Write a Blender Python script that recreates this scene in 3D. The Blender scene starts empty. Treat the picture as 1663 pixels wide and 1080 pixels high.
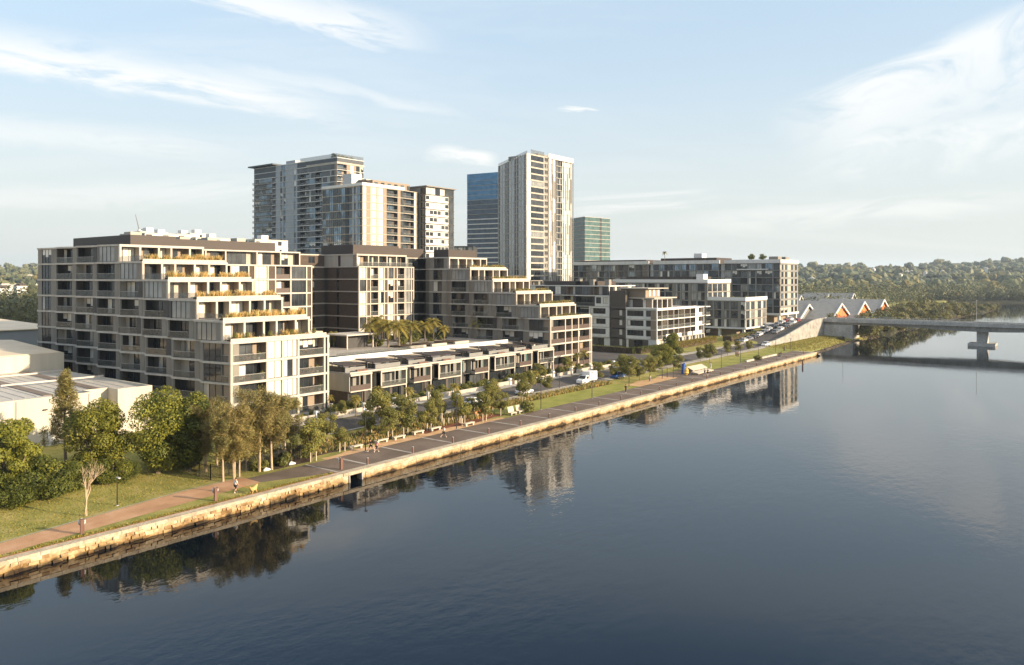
import bpy, bmesh, math, random
from mathutils import Vector, Matrix
scene = bpy.context.scene
COL = scene.collection
rng = random.Random(11)
# ---------------------------------------------------------------- camera frame
# world x = along the river wall (u), world y = inland (v), z up, promenade at z = 0
H, FPX, HOR, CXP = 24.0, 1260.0, 450.0, 831.0
FU, FV, RU, RV = .7927, .6096, .6096, -.7927
WATER = -1.25
def atd(px, d):
    x = (px-CXP)/FPX*d
    return d*FU+x*RU, d*FV+x*RV
def at(px, py, z=0.0):
    return atd(px, FPX*(H-z)/(py-HOR))
def uat(px, v):
    r = (px-CXP)/FPX
    return v*(FU+FV*r)/(FV-FU*r)
def vat(px, u):
    r = (px-CXP)/FPX
    return u*(FV-FU*r)/(FU+FV*r)
def clamp(x, a, b): return a if x < a else b if x > b else x
def lerp(a, b, t): return a+(b-a)*t
def sstep(a, b, x):
    t = clamp((x-a)/(b-a), 0, 1); return t*t*(3-2*t)
def gz(v):                                   # street profile, piecewise linear on whole metres
    i = math.floor(v); a = sstep(86, 102, i)*1.15; b = sstep(86, 102, i+1)*1.15
    return a+(b-a)*(v-i)
def shore(u):
    if u < 257: return 74.4
    P = [(257, 74.4), (262, 76), (320, 78.6), (344, 76), (400, 76.5), (520, 74), (640, 70), (700, 67), (712, 72), (760, 92), (810, 110), (865, 117)]
    for (a, b), (c, d) in zip(P, P[1:]):
        if u <= c: return lerp(b, d, (u-a)/(c-a))
    return 117
def gnd(u, v):
    z = gz(v)
    if u > 256: z = min(z+.25, -1.55+(v-shore(u))*.3)
    return z
def pick(px, py, dz=0.0):
    z = 0.0
    for _ in range(12):
        u, v = at(px, py, z); z = .5*z+.5*gnd(u, v)
    return u, v, gnd(u, v)+dz
# ---------------------------------------------------------------- materials
def nodes(name):
    m = bpy.data.materials.new(name); m.use_nodes = True
    nt = m.node_tree; b = nt.nodes['Principled BSDF']
    return m, nt, b
def mat(name, col, rough=.7, var=.12, scale=3.0, bump=.0, bscale=None, metal=0, spec=.4, coat=0, alpha=1, stretch=None, detail=5):
    m, nt, b = nodes(name); N, Lk = nt.nodes, nt.links
    b.inputs['Roughness'].default_value = rough; b.inputs['Metallic'].default_value = metal
    b.inputs['Specular IOR Level'].default_value = spec; b.inputs['Coat Weight'].default_value = coat
    b.inputs['Alpha'].default_value = alpha
    tc = N.new('ShaderNodeNewGeometry'); mp = N.new('ShaderNodeMapping'); Lk.new(tc.outputs['Position'], mp.inputs[0])
    if stretch: mp.inputs['Scale'].default_value = stretch
    no = N.new('ShaderNodeTexNoise'); no.inputs['Scale'].default_value = scale; no.inputs['Detail'].default_value = detail
    Lk.new(mp.outputs[0], no.inputs[0])
    rp = N.new('ShaderNodeValToRGB'); e = rp.color_ramp.elements
    e[0].position, e[1].position = .3, .7
    e[0].color = [c*(1-var) for c in col]+[1]; e[1].color = [min(1, c*(1+var)) for c in col]+[1]
    Lk.new(no.outputs[0], rp.inputs[0]); Lk.new(rp.outputs[0], b.inputs['Base Color'])
    if bump:
        n2 = N.new('ShaderNodeTexNoise'); n2.inputs['Scale'].default_value = bscale or scale*4; n2.inputs['Detail'].default_value = 4
        Lk.new(mp.outputs[0], n2.inputs[0])
        bp = N.new('ShaderNodeBump'); bp.inputs['Strength'].default_value = bump; bp.inputs['Distance'].default_value = .1
        Lk.new(n2.outputs[0], bp.inputs['Height']); Lk.new(bp.outputs[0], b.inputs['Normal'])
    return m
def mat2(name, cols, scale, rough=.9, bump=.3, bscale=8, detail=8, pos=(.35, .5, .65)):
    """three-colour patchy ground"""
    m, nt, b = nodes(name); N, Lk = nt.nodes, nt.links
    b.inputs['Roughness'].default_value = rough; b.inputs['Specular IOR Level'].default_value = .2
    g = N.new('ShaderNodeNewGeometry')
    no = N.new('ShaderNodeTexNoise'); no.inputs['Scale'].default_value = scale; no.inputs['Detail'].default_value = detail
    no.inputs['Roughness'].default_value = .65
    Lk.new(g.outputs['Position'], no.inputs[0])
    rp = N.new('ShaderNodeValToRGB'); e = rp.color_ramp.elements
    e[0].position, e[0].color = pos[0], (*cols[0], 1); e[1].position, e[1].color = pos[2], (*cols[2], 1)
    k = e.new(pos[1]); k.color = (*cols[1], 1)
    Lk.new(no.outputs[0], rp.inputs[0])
    n2 = N.new('ShaderNodeTexNoise'); n2.inputs['Scale'].default_value = bscale; n2.inputs['Detail'].default_value = 6
    Lk.new(g.outputs['Position'], n2.inputs[0])
    mx = N.new('ShaderNodeMix'); mx.data_type = 'RGBA'; mx.blend_type = 'MULTIPLY'; mx.inputs[0].default_value = .55
    r2 = N.new('ShaderNodeValToRGB'); r2.color_ramp.elements[0].position = .3; r2.color_ramp.elements[1].position = .7
    r2.color_ramp.elements[0].color = (.45, .45, .45, 1); r2.color_ramp.elements[1].color = (1.15, 1.15, 1.15, 1)
    Lk.new(n2.outputs[0], r2.inputs[0]); Lk.new(rp.outputs[0], mx.inputs[6]); Lk.new(r2.outputs[0], mx.inputs[7])
    Lk.new(mx.outputs[2], b.inputs['Base Color'])
    bp = N.new('ShaderNodeBump'); bp.inputs['Strength'].default_value = bump; bp.inputs['Distance'].default_value = .15
    Lk.new(n2.outputs[0], bp.inputs['Height']); Lk.new(bp.outputs[0], b.inputs['Normal'])
    return m
def mat_brick(name, c1, c2, mortar, bw, bh, rough=.85, bump=.5, msize=.012):
    """bricks laid along whichever horizontal axis the wall follows: x+y runs along the wall, z up"""
    m, nt, b = nodes(name); N, Lk = nt.nodes, nt.links
    b.inputs['Roughness'].default_value = rough; b.inputs['Specular IOR Level'].default_value = .3
    g = N.new('ShaderNodeNewGeometry'); sx = N.new('ShaderNodeSeparateXYZ'); Lk.new(g.outputs['Position'], sx.inputs[0])
    ad = N.new('ShaderNodeMath'); ad.operation = 'ADD'; Lk.new(sx.outputs[0], ad.inputs[0]); Lk.new(sx.outputs[1], ad.inputs[1])
    cx = N.new('ShaderNodeCombineXYZ'); Lk.new(ad.outputs[0], cx.inputs[0]); Lk.new(sx.outputs[2], cx.inputs[1])
    br = N.new('ShaderNodeTexBrick'); br.inputs['Scale'].default_value = 1; br.inputs['Brick Width'].default_value = bw
    br.inputs['Row Height'].default_value = bh; br.inputs['Mortar Size'].default_value = msize
    br.inputs['Color1'].default_value = (*c1, 1); br.inputs['Color2'].default_value = (*c2, 1); br.inputs['Mortar'].default_value = (*mortar, 1)
    Lk.new(cx.outputs[0], br.inputs[0])
    no = N.new('ShaderNodeTexNoise'); no.inputs['Scale'].default_value = .9; no.inputs['Detail'].default_value = 6; Lk.new(g.outputs['Position'], no.inputs[0])
    rp = N.new('ShaderNodeValToRGB'); rp.color_ramp.elements[0].color = (.65, .65, .65, 1); rp.color_ramp.elements[1].color = (1.25, 1.25, 1.25, 1)
    Lk.new(no.outputs[0], rp.inputs[0])
    mx = N.new('ShaderNodeMix'); mx.data_type = 'RGBA'; mx.blend_type = 'MULTIPLY'; mx.inputs[0].default_value = 1
    Lk.new(br.outputs[0], mx.inputs[6]); Lk.new(rp.outputs[0], mx.inputs[7]); Lk.new(mx.outputs[2], b.inputs['Base Color'])
    bp = N.new('ShaderNodeBump'); bp.inputs['Strength'].default_value = bump; bp.inputs['Distance'].default_value = .03
    Lk.new(br.outputs[1], bp.inputs['Height']); bp.invert = True; Lk.new(bp.outputs[0], b.inputs['Normal'])
    return m
def mat_wallstain(name, top, mid, low, z1, z2, bw, bh):
    """river wall stone: pale coursed blocks on top, tide-stained ochre and then dark weed towards the water line"""
    m, nt, b = nodes(name); N, Lk = nt.nodes, nt.links
    b.inputs['Roughness'].default_value = .85; b.inputs['Specular IOR Level'].default_value = .25
    g = N.new('ShaderNodeNewGeometry'); sx = N.new('ShaderNodeSeparateXYZ'); Lk.new(g.outputs['Position'], sx.inputs[0])
    no = N.new('ShaderNodeTexNoise'); no.inputs['Scale'].default_value = .55; no.inputs['Detail'].default_value = 9; Lk.new(g.outputs['Position'], no.inputs[0])
    ma = N.new('ShaderNodeMath'); ma.operation = 'MULTIPLY_ADD'; ma.inputs[1].default_value = 1.6; Lk.new(no.outputs[0], ma.inputs[0]); Lk.new(sx.outputs[2], ma.inputs[2])
    mr = N.new('ShaderNodeMapRange'); mr.inputs[1].default_value = z2+.8; mr.inputs[2].default_value = z1+.8; Lk.new(ma.outputs[0], mr.inputs[0])
    rp = N.new('ShaderNodeValToRGB'); e = rp.color_ramp.elements
    e[0].position, e[0].color = .0, (*low, 1); e[1].position, e[1].color = .9, (*top, 1)
    k = e.new(.28); k.color = (*mid, 1); k = e.new(.55); k.color = (*[lerp(a, c, .35) for a, c in zip(mid, top)], 1)
    Lk.new(mr.outputs[0], rp.inputs[0])
    n3 = N.new('ShaderNodeTexNoise'); n3.inputs['Scale'].default_value = 2.6; n3.inputs['Detail'].default_value = 8; Lk.new(g.outputs['Position'], n3.inputs[0])
    r3 = N.new('ShaderNodeValToRGB'); r3.color_ramp.elements[0].position = .3; r3.color_ramp.elements[1].position = .72
    r3.color_ramp.elements[0].color = (.55, .5, .45, 1); r3.color_ramp.elements[1].color = (1.2, 1.2, 1.2, 1); Lk.new(n3.outputs[0], r3.inputs[0])
    mx = N.new('ShaderNodeMix'); mx.data_type = 'RGBA'; mx.blend_type = 'MULTIPLY'; mx.inputs[0].default_value = .8
    Lk.new(rp.outputs[0], mx.inputs[6]); Lk.new(r3.outputs[0], mx.inputs[7])
    cx = N.new('ShaderNodeCombineXYZ'); Lk.new(sx.outputs[0], cx.inputs[0]); Lk.new(sx.outputs[2], cx.inputs[1])
    br = N.new('ShaderNodeTexBrick'); br.inputs['Scale'].default_value = 1; br.inputs['Brick Width'].default_value = bw; br.inputs['Row Height'].default_value = bh
    br.inputs['Mortar Size'].default_value = .02; br.inputs['Color1'].default_value = (1, 1, 1, 1); br.inputs['Color2'].default_value = (.82, .8, .76, 1); br.inputs['Mortar'].default_value = (.45, .42, .38, 1)
    Lk.new(cx.outputs[0], br.inputs[0])
    m2 = N.new('ShaderNodeMix'); m2.data_type = 'RGBA'; m2.blend_type = 'MULTIPLY'; m2.inputs[0].default_value = .9
    r4 = N.new('ShaderNodeValToRGB'); r4.color_ramp.elements[0].color = (.55, .42, .28, 1); r4.color_ramp.elements[1].color = (1.25, 1.22, 1.15, 1); Lk.new(g.outputs['Random Per Island'], r4.inputs[0])
    m3 = N.new('ShaderNodeMix'); m3.data_type = 'RGBA'; m3.blend_type = 'MULTIPLY'; m3.inputs[0].default_value = 1 if bw > 5 else .25
    Lk.new(r4.outputs[0], m3.inputs[7])
    Lk.new(mx.outputs[2], m2.inputs[6]); Lk.new(br.outputs[0], m2.inputs[7]); Lk.new(m2.outputs[2], m3.inputs[6]); Lk.new(m3.outputs[2], b.inputs['Base Color'])
    bp = N.new('ShaderNodeBump'); bp.inputs['Strength'].default_value = .6; bp.inputs['Distance'].default_value = .08
    Lk.new(n3.outputs[0], bp.inputs['Height']); Lk.new(bp.outputs[0], b.inputs['Normal'])
    return m
def mat_leaf(name, col, var=.35, trans=.25, scale=.6):
    m, nt, b = nodes(name); N, Lk = nt.nodes, nt.links
    g = N.new('ShaderNodeNewGeometry')
    oi = N.new('ShaderNodeObjectInfo')
    ri = N.new('ShaderNodeMath'); ri.operation = 'MULTIPLY_ADD'; ri.inputs[1].default_value = .62
    sc = N.new('ShaderNodeMath'); sc.operation = 'MULTIPLY'; sc.inputs[1].default_value = .38
    Lk.new(oi.outputs['Random'], sc.inputs[0]); Lk.new(g.outputs['Random Per Island'], ri.inputs[0]); Lk.new(sc.outputs[0], ri.inputs[2])
    rp = N.new('ShaderNodeValToRGB'); e = rp.color_ramp.elements
    e[0].color = [c*(1-var) for c in col]+[1]; e[1].color = [min(1, c*(1+var)) for c in col]+[1]
    k = e.new(.8); k.color = (col[0]*1.25, col[1]*1.08, col[2]*.8, 1)
    Lk.new(ri.outputs[0], rp.inputs[0]); Lk.new(rp.outputs[0], b.inputs['Base Color'])
    b.inputs['Roughness'].default_value = .55; b.inputs['Specular IOR Level'].default_value = .25
    tr = N.new('ShaderNodeBsdfTranslucent'); Lk.new(rp.outputs[0], tr.inputs[0])
    ms = N.new('ShaderNodeMixShader'); ms.inputs[0].default_value = trans
    out = N['Material Output']; Lk.new(b.outputs[0], ms.inputs[1]); Lk.new(tr.outputs[0], ms.inputs[2]); Lk.new(ms.outputs[0], out.inputs[0])
    return m
def mat_glass(name, col, rough=.04, var=.5, coat=0., scale=.35, spec=.55, metal=0.):
    m = mat(name, col, rough, var, scale, spec=spec, coat=coat, detail=2, metal=metal)
    return m
M = {}
M['cream'] = mat('cream_concrete', (.47, .415, .34), .75, .1, 1.2, stretch=(1, 1, .3))
M['fascia'] = mat('grey_concrete', (.46, .425, .37), .8, .13, 1.2, stretch=(1, 1, .35))
M['taupe'] = mat('taupe_cladding', (.215, .195, .165), .6, .13, .7, stretch=(1, 1, .25))
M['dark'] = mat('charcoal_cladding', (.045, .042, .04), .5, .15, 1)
M['render'] = mat('pale_render', (.41, .365, .30), .8, .12, .6, stretch=(1, 1, .3))
M['bridge'] = mat2('pale_bridge_concrete', ((.36, .345, .315), (.46, .44, .405), (.54, .52, .48)), .3, .9, .15, 2.0)
M['cool'] = mat('cool_grey_panel', (.33, .345, .36), .6, .08, .5)
M['cooldark'] = mat('cool_charcoal', (.045, .052, .06), .5, .15, 1)
M['white'] = mat('white_render', (.64, .62, .585), .7, .1, .5, stretch=(1, 1, .3))
M['grey'] = mat('mid_grey_render', (.2, .195, .18), .75, .08, .6)
M['brown'] = mat('brown_render', (.085, .068, .055), .75, .1, .8)
M['beige'] = mat('beige_panel', (.27, .205, .145), .7, .06, .5)
M['brick'] = mat_brick('brown_brick', (.10, .07, .05), (.07, .05, .038), (.14, .115, .095), .42, .13)
M['roofscreen'] = mat('brown_louvre', (.045, .032, .025), .6, .2, 1, stretch=(1, 1, 18))
M['gravel'] = mat('roof_gravel', (.33, .31, .28), .95, .2, 2, .3)
M['g_dark'] = mat_glass('dark_glass', (.022, .026, .03))
M['g_mid'] = mat_glass('grey_glass', (.055, .06, .063))
M['g_cur'] = mat_glass('curtained_glass', (.66, .62, .54), .25, .1, .5)
M['g_half'] = mat_glass('netted_glass', (.25, .25, .235), .12, .25, .5)
M['g_blue'] = mat_glass('blue_glass', (.06, .15, .26), .08, .3, metal=.75)
M['g_bluerefl'] = mat_glass('blue_glass_dark_reflection', (.025, .055, .095), .06, .5)  # reflections of dark buildings put into the glass colour of the lower storeys
M['g_green'] = mat_glass('green_glass', (.075, .14, .135), .08, .3)
M['g_steel'] = mat_glass('steel_blue_glass', (.15, .20, .25), .06, .45, metal=.65)
M['mull'] = mat('window_frame_metal', (.05, .048, .045), .4, .1, 1)
M['mullw'] = mat('white_window_frame', (.62, .6, .57), .5, .05, 1)
M['bal'] = mat('balustrade_glass', (.11, .115, .105), .06, .08, .5, alpha=.36, spec=.6)
M['bald'] = mat('bronze_balustrade', (.075, .05, .04), .5, .1, 1)
M['rail'] = mat('handrail_metal', (.45, .43, .4), .4, .05, 1, metal=.3)
M['conc'] = mat2('weathered_concrete', ((.2, .19, .17), (.34, .32, .285), (.42, .4, .36)), .35, .9, .2, 2.0)
M['lawn'] = mat2('mown_lawn', ((.19, .20, .04), (.26, .26, .055), (.32, .29, .08)), .25, .95, .4, 9)
M['rough_grass'] = mat2('rough_grass', ((.19, .19, .045), (.28, .26, .068), (.38, .31, .11)), .4, .95, .6, 5)
M['soil'] = mat2('mulched_soil', ((.05, .035, .022), (.09, .062, .04), (.13, .09, .055)), 1.0, .95, .6, 9)
M['asphalt'] = mat2('dark_asphalt', ((.075, .069, .064), (.1, .09, .083), (.125, .112, .1)), .25, .85, .15, 14)
M['prom'] = mat2('promenade_asphalt', ((.128, .096, .072), (.162, .122, .093), (.2, .152, .12)), .18, .85, .15, 16)
M['path'] = mat2('brown_path', ((.39, .22, .12), (.47, .27, .15), (.54, .33, .2)), .3, .9, .15, 12)
M['granite'] = mat2('orange_gravel', ((.48, .29, .14), (.58, .36, .185), (.66, .44, .25)), .6, .95, .3, 14)
M['softfall'] = mat2('red_softfall', ((.15, .055, .032), (.19, .07, .04), (.24, .095, .05)), .6, .95, .3, 9)
M['footpath'] = mat2('pale_paving', ((.32, .29, .25), (.4, .365, .32), (.46, .42, .37)), .5, .85, .1, 6)
M['kerb'] = mat('kerb_concrete', (.42, .39, .35), .85, .1, 1.5)
M['coping'] = mat2('stone_coping', ((.36, .29, .2), (.47, .39, .28), (.55, .47, .36)), .7, .85, .25, 5)
M['rust'] = mat('rusty_edge', (.22, .1, .055), .8, .3, 2)
M['wall_lo'] = mat_wallstain('tide_stained_wall', (.60, .53, .41), (.46, .32, .16), (.07, .048, .025), -.32, -1.15, 1.35, .55)
M['wall_rough'] = mat_wallstain('rough_sandstone', (.58, .49, .35), (.36, .26, .13), (.06, .045, .026), -.35, -1.22, 9, 9)
M['timber'] = mat('weathered_timber', (.16, .085, .06), .8, .25, 3, stretch=(1, 1, .2))
M['timberpale'] = mat('pale_timber', (.52, .44, .33), .8, .15, 2)
M['darkmetal'] = mat('dark_metal', (.035, .033, .03), .45, .1, 1, metal=.2)
M['galv'] = mat('galvanised_metal', (.42, .42, .41), .5, .1, 1, metal=.4)
M['whitepaint'] = mat('white_paint', (.66, .645, .62), .5, .03, 1)
M['tilt'] = mat('cream_precast', (.52, .47, .375), .85, .12, .5, stretch=(1, 1, .2), bump=.1)
M['tin'] = mat('pale_metal_roof', (.44, .41, .36), .5, .08, .4, metal=.0)
M['tinstrip'] = mat('brown_rooflight', (.17, .13, .1), .6, .15, .6)
M['tinblue'] = mat('blue_grey_metal', (.23, .25, .27), .6, .06, .4)
M['tincream'] = mat('cream_metal_roof', (.6, .5, .36), .6, .08, .3)
M['shedroof'] = mat('grey_shed_roof', (.24, .235, .22), .6, .12, .5)
M['orange'] = mat('orange_panel', (.74, .19, .045), .6, .08, .5)
M['bark'] = mat('grey_bark', (.2, .155, .11), .9, .3, 3, .5, stretch=(1, 1, .3))
M['barkpale'] = mat('pale_bark', (.4, .3, .19), .9, .25, 3, .4, stretch=(1, 1, .3))
M['far_ground'] = mat2('woodland_floor', ((.02, .022, .01), (.035, .034, .016), (.06, .052, .025)), .05, .95, .3, .3)
M['rock'] = mat2('dark_bank_rock', ((.06, .045, .03), (.12, .09, .06), (.2, .155, .1)), .5, .9, .4, 2)
M['l_fig'] = mat_leaf('fig_leaf', (.19, .21, .036), .5, .28)
M['l_figd'] = mat_leaf('deep_green_leaf', (.10, .13, .03), .5, .25)
M['l_yel'] = mat_leaf('yellow_green_leaf', (.24, .265, .05), .4, .35)
M['l_cas'] = mat_leaf('casuarina_needle', (.27, .235, .1), .4, .3)
M['l_con'] = mat_leaf('olive_needle', (.22, .215, .085), .4, .25)
M['l_str'] = mat_leaf('street_tree_leaf', (.23, .235, .07), .45, .3)
M['l_shr'] = mat_leaf('shrub_leaf', (.15, .17, .052), .45, .22)
M['l_palm'] = mat_leaf('palm_frond', (.27, .245, .06), .45, .3)
M['l_gold'] = mat_leaf('golden_grass_blade', (.72, .56, .28), .4, .35)
M['l_far'] = mat_leaf('far_leaf', (.10, .12, .065), .15, .1)
M['l_far2'] = mat_leaf('far_leaf_light', (.14, .15, .075), .15, .1)
M['l_far3'] = mat_leaf('far_leaf_dark', (.065, .083, .05), .15, .1)
M['l_mang'] = mat_leaf('mangrove_leaf', (.15, .145, .055), .5, .15)
M['l_grass'] = mat_leaf('grass_blade', (.32, .29, .075), .45, .3)
M['l_hedge'] = mat_leaf('hedge_leaf', (.22, .2, .04), .35, .25)
# ---------------------------------------------------------------- mesh builder
class MB:
    def __init__(s): s.v, s.f, s.m, s.mats = [], [], [], []
    def mi(s, m):
        if isinstance(m, str): m = M[m]
        if m not in s.mats: s.mats.append(m)
        return s.mats.index(m)
    def face(s, pts, m):
        n = len(s.v); s.v.extend(pts); s.f.append(tuple(range(n, n+len(pts)))); s.m.append(s.mi(m))
    def hexa(s, p, m):              # 8 points: bottom ring 0-3, top ring 4-7
        n = len(s.v); s.v.extend(p); k = s.mi(m)
        for q in ((3, 2, 1, 0), (4, 5, 6, 7), (0, 1, 5, 4), (1, 2, 6, 5), (2, 3, 7, 6), (3, 0, 4, 7)):
            s.f.append(tuple(n+i for i in q)); s.m.append(k)
    def box(s, x0, x1, y0, y1, z0, z1, m):
        s.hexa([(x0, y0, z0), (x1, y0, z0), (x1, y1, z0), (x0, y1, z0), (x0, y0, z1), (x1, y0, z1), (x1, y1, z1), (x0, y1, z1)], m)
    def fbox(s, fr, x0, x1, y0, y1, z0, z1, m):
        (ox, oy), (tx, ty), (nx, ny) = fr
        P = lambda x, y, z: (ox+tx*x+nx*y, oy+ty*x+ny*y, z)
        s.hexa([P(x0, y1, z0), P(x1, y1, z0), P(x1, y0, z0), P(x0, y0, z0), P(x0, y1, z1), P(x1, y1, z1), P(x1, y0, z1), P(x0, y0, z1)], m)
    def prism(s, poly, z0, z1, m, mtop=None):
        n = len(s.v); k = len(poly)
        s.v.extend([(x, y, z0) for x, y in poly]); s.v.extend([(x, y, z1) for x, y in poly])
        a = s.mi(m); t = s.mi(mtop or m)
        area = sum(p[0]*q[1]-q[0]*p[1] for p, q in zip(poly, poly[1:]+poly[:1]))
        o = list(range(k)) if area > 0 else list(range(k))[::-1]
        s.f.append(tuple(n+k+i for i in o)); s.m.append(t)
        s.f.append(tuple(n+i for i in o[::-1])); s.m.append(a)
        for i in range(k):
            j, l = o[i], o[(i+1) % k]
            s.f.append((n+j, n+l, n+k+l, n+k+j)); s.m.append(a)
    def tube(s, pts, rad, m, n=8, cap=True):
        base = len(s.v); k = s.mi(m); P = [Vector(p) for p in pts]
        if not isinstance(rad, (list, tuple)): rad = [rad]*len(P)
        for i, p in enumerate(P):
            d = (P[min(i+1, len(P)-1)]-P[max(i-1, 0)]).normalized()
            a = d.cross(Vector((0, 0, 1))); a = Vector((1, 0, 0)) if a.length < 1e-3 else a.normalized()
            b = d.cross(a)
            for j in range(n):
                t = 2*math.pi*j/n; q = p+(a*math.cos(t)+b*math.sin(t))*rad[i]; s.v.append(tuple(q))
        for i in range(len(P)-1):
            for j in range(n):
                s.f.append((base+i*n+j, base+i*n+(j+1) % n, base+(i+1)*n+(j+1) % n, base+(i+1)*n+j)); s.m.append(k)
        if cap:
            s.f.append(tuple(base+j for j in range(n))[::-1]); s.m.append(k)
            e = base+(len(P)-1)*n; s.f.append(tuple(e+j for j in range(n))); s.m.append(k)
    def mesh(s, name, org=(0, 0, 0), smooth=False):
        me = bpy.data.meshes.new(name); ox, oy, oz = org
        me.from_pydata([(x-ox, y-oy, z-oz) for x, y, z in s.v], [], s.f)
        for m in s.mats: me.materials.append(m)
        me.polygons.foreach_set('material_index', s.m)
        if smooth: me.polygons.foreach_set('use_smooth', [True]*len(s.f))
        me.update(); return me
    def build(s, name, parent=None, org=None, smooth=False, loc=None):
        if not s.f: return None
        if org is None: org = worg(parent)
        o = bpy.data.objects.new(name, s.mesh(name, org, smooth)); COL.objects.link(o)
        if parent: o.parent = parent
        if loc: o.location = loc
        return o
def worg(o):
    v = Vector((0, 0, 0))
    while o: v = v+o.location; o = o.parent
    return tuple(v)
def tag(o, label, cat, group=None, kind=None):
    o['label'] = label; o['category'] = cat
    if group: o['group'] = group
    if kind: o['kind'] = kind
    return o
def struct(o, label=None, cat=None):
    o['kind'] = 'structure'
    if label: o['label'] = label
    if cat: o['category'] = cat
    return o
def thing(name, loc, label, cat, group=None, rz=0):
    o = bpy.data.objects.new(name, None); COL.objects.link(o); o.location = loc; o.rotation_euler[2] = rz
    o.empty_display_size = .5
    return tag(o, label, cat, group)
def single(mb, name, label, cat, group=None, org=(0, 0, 0), smooth=False, kind=None):
    o = mb.build(name, None, org, smooth, org); return tag(o, label, cat, group, kind)
def copy_tree(o, parent=None):
    c = o.copy(); COL.objects.link(c); c.parent = parent
    for ch in list(o.children): copy_tree(ch, c)
    return c
ORD = 'first second third fourth fifth sixth seventh eighth ninth tenth eleventh twelfth thirteenth fourteenth fifteenth sixteenth seventeenth eighteenth nineteenth twentieth'.split()
ORD += ['twenty-'+w for w in ORD[:9]]
# ---------------------------------------------------------------- facade system
WCACHE = {}
MIX = {'mixA': 'cdddd', 'mixB': 'ddddc', 'mixC': 'cdcdc', 'mixD': 'ccddd', 'mixE': 'hdddh', 'mixF': 'dddcc', 'blind': 'bbbbb', 'mixG': 'bdbdd'}
def win_mb(w, h, n, g, fr, transom):
    """glazing of n panes; the mix patterns draw curtains or lower a blind behind some of the panes. Outward is local -y"""
    mb = MB(); b = .05; K = {'c': 'g_cur', 'd': 'g_dark', 'h': 'g_half'}
    if g in MIX:
        for i in range(n):
            x0, x1 = w*i/n, w*(i+1)/n; c = MIX[g][i % 5]
            if c == 'b': t = h*(.45 if i % 2 else .6); mb.box(x0, x1, 0, .04, 0, t, 'g_dark'); mb.box(x0, x1, 0, .04, t, h, 'g_cur')
            else: mb.box(x0, x1, 0, .04, 0, h, K[c])
    else: mb.box(0, w, 0, .04, 0, h, g)
    for i in range(n+1):
        x = clamp(w*i/n, b/2+.01, w-b/2-.01); mb.box(x-b/2, x+b/2, -.06, -.002, .0, h, fr)
    mb.box(.0, w, -.055, -.002, 0, .07, fr); mb.box(0, w, -.055, -.002, h-.07, h, fr)
    if transom: mb.box(0, w, -.05, -.002, h*transom-.03, h*transom+.03, fr)
    return mb
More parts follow.
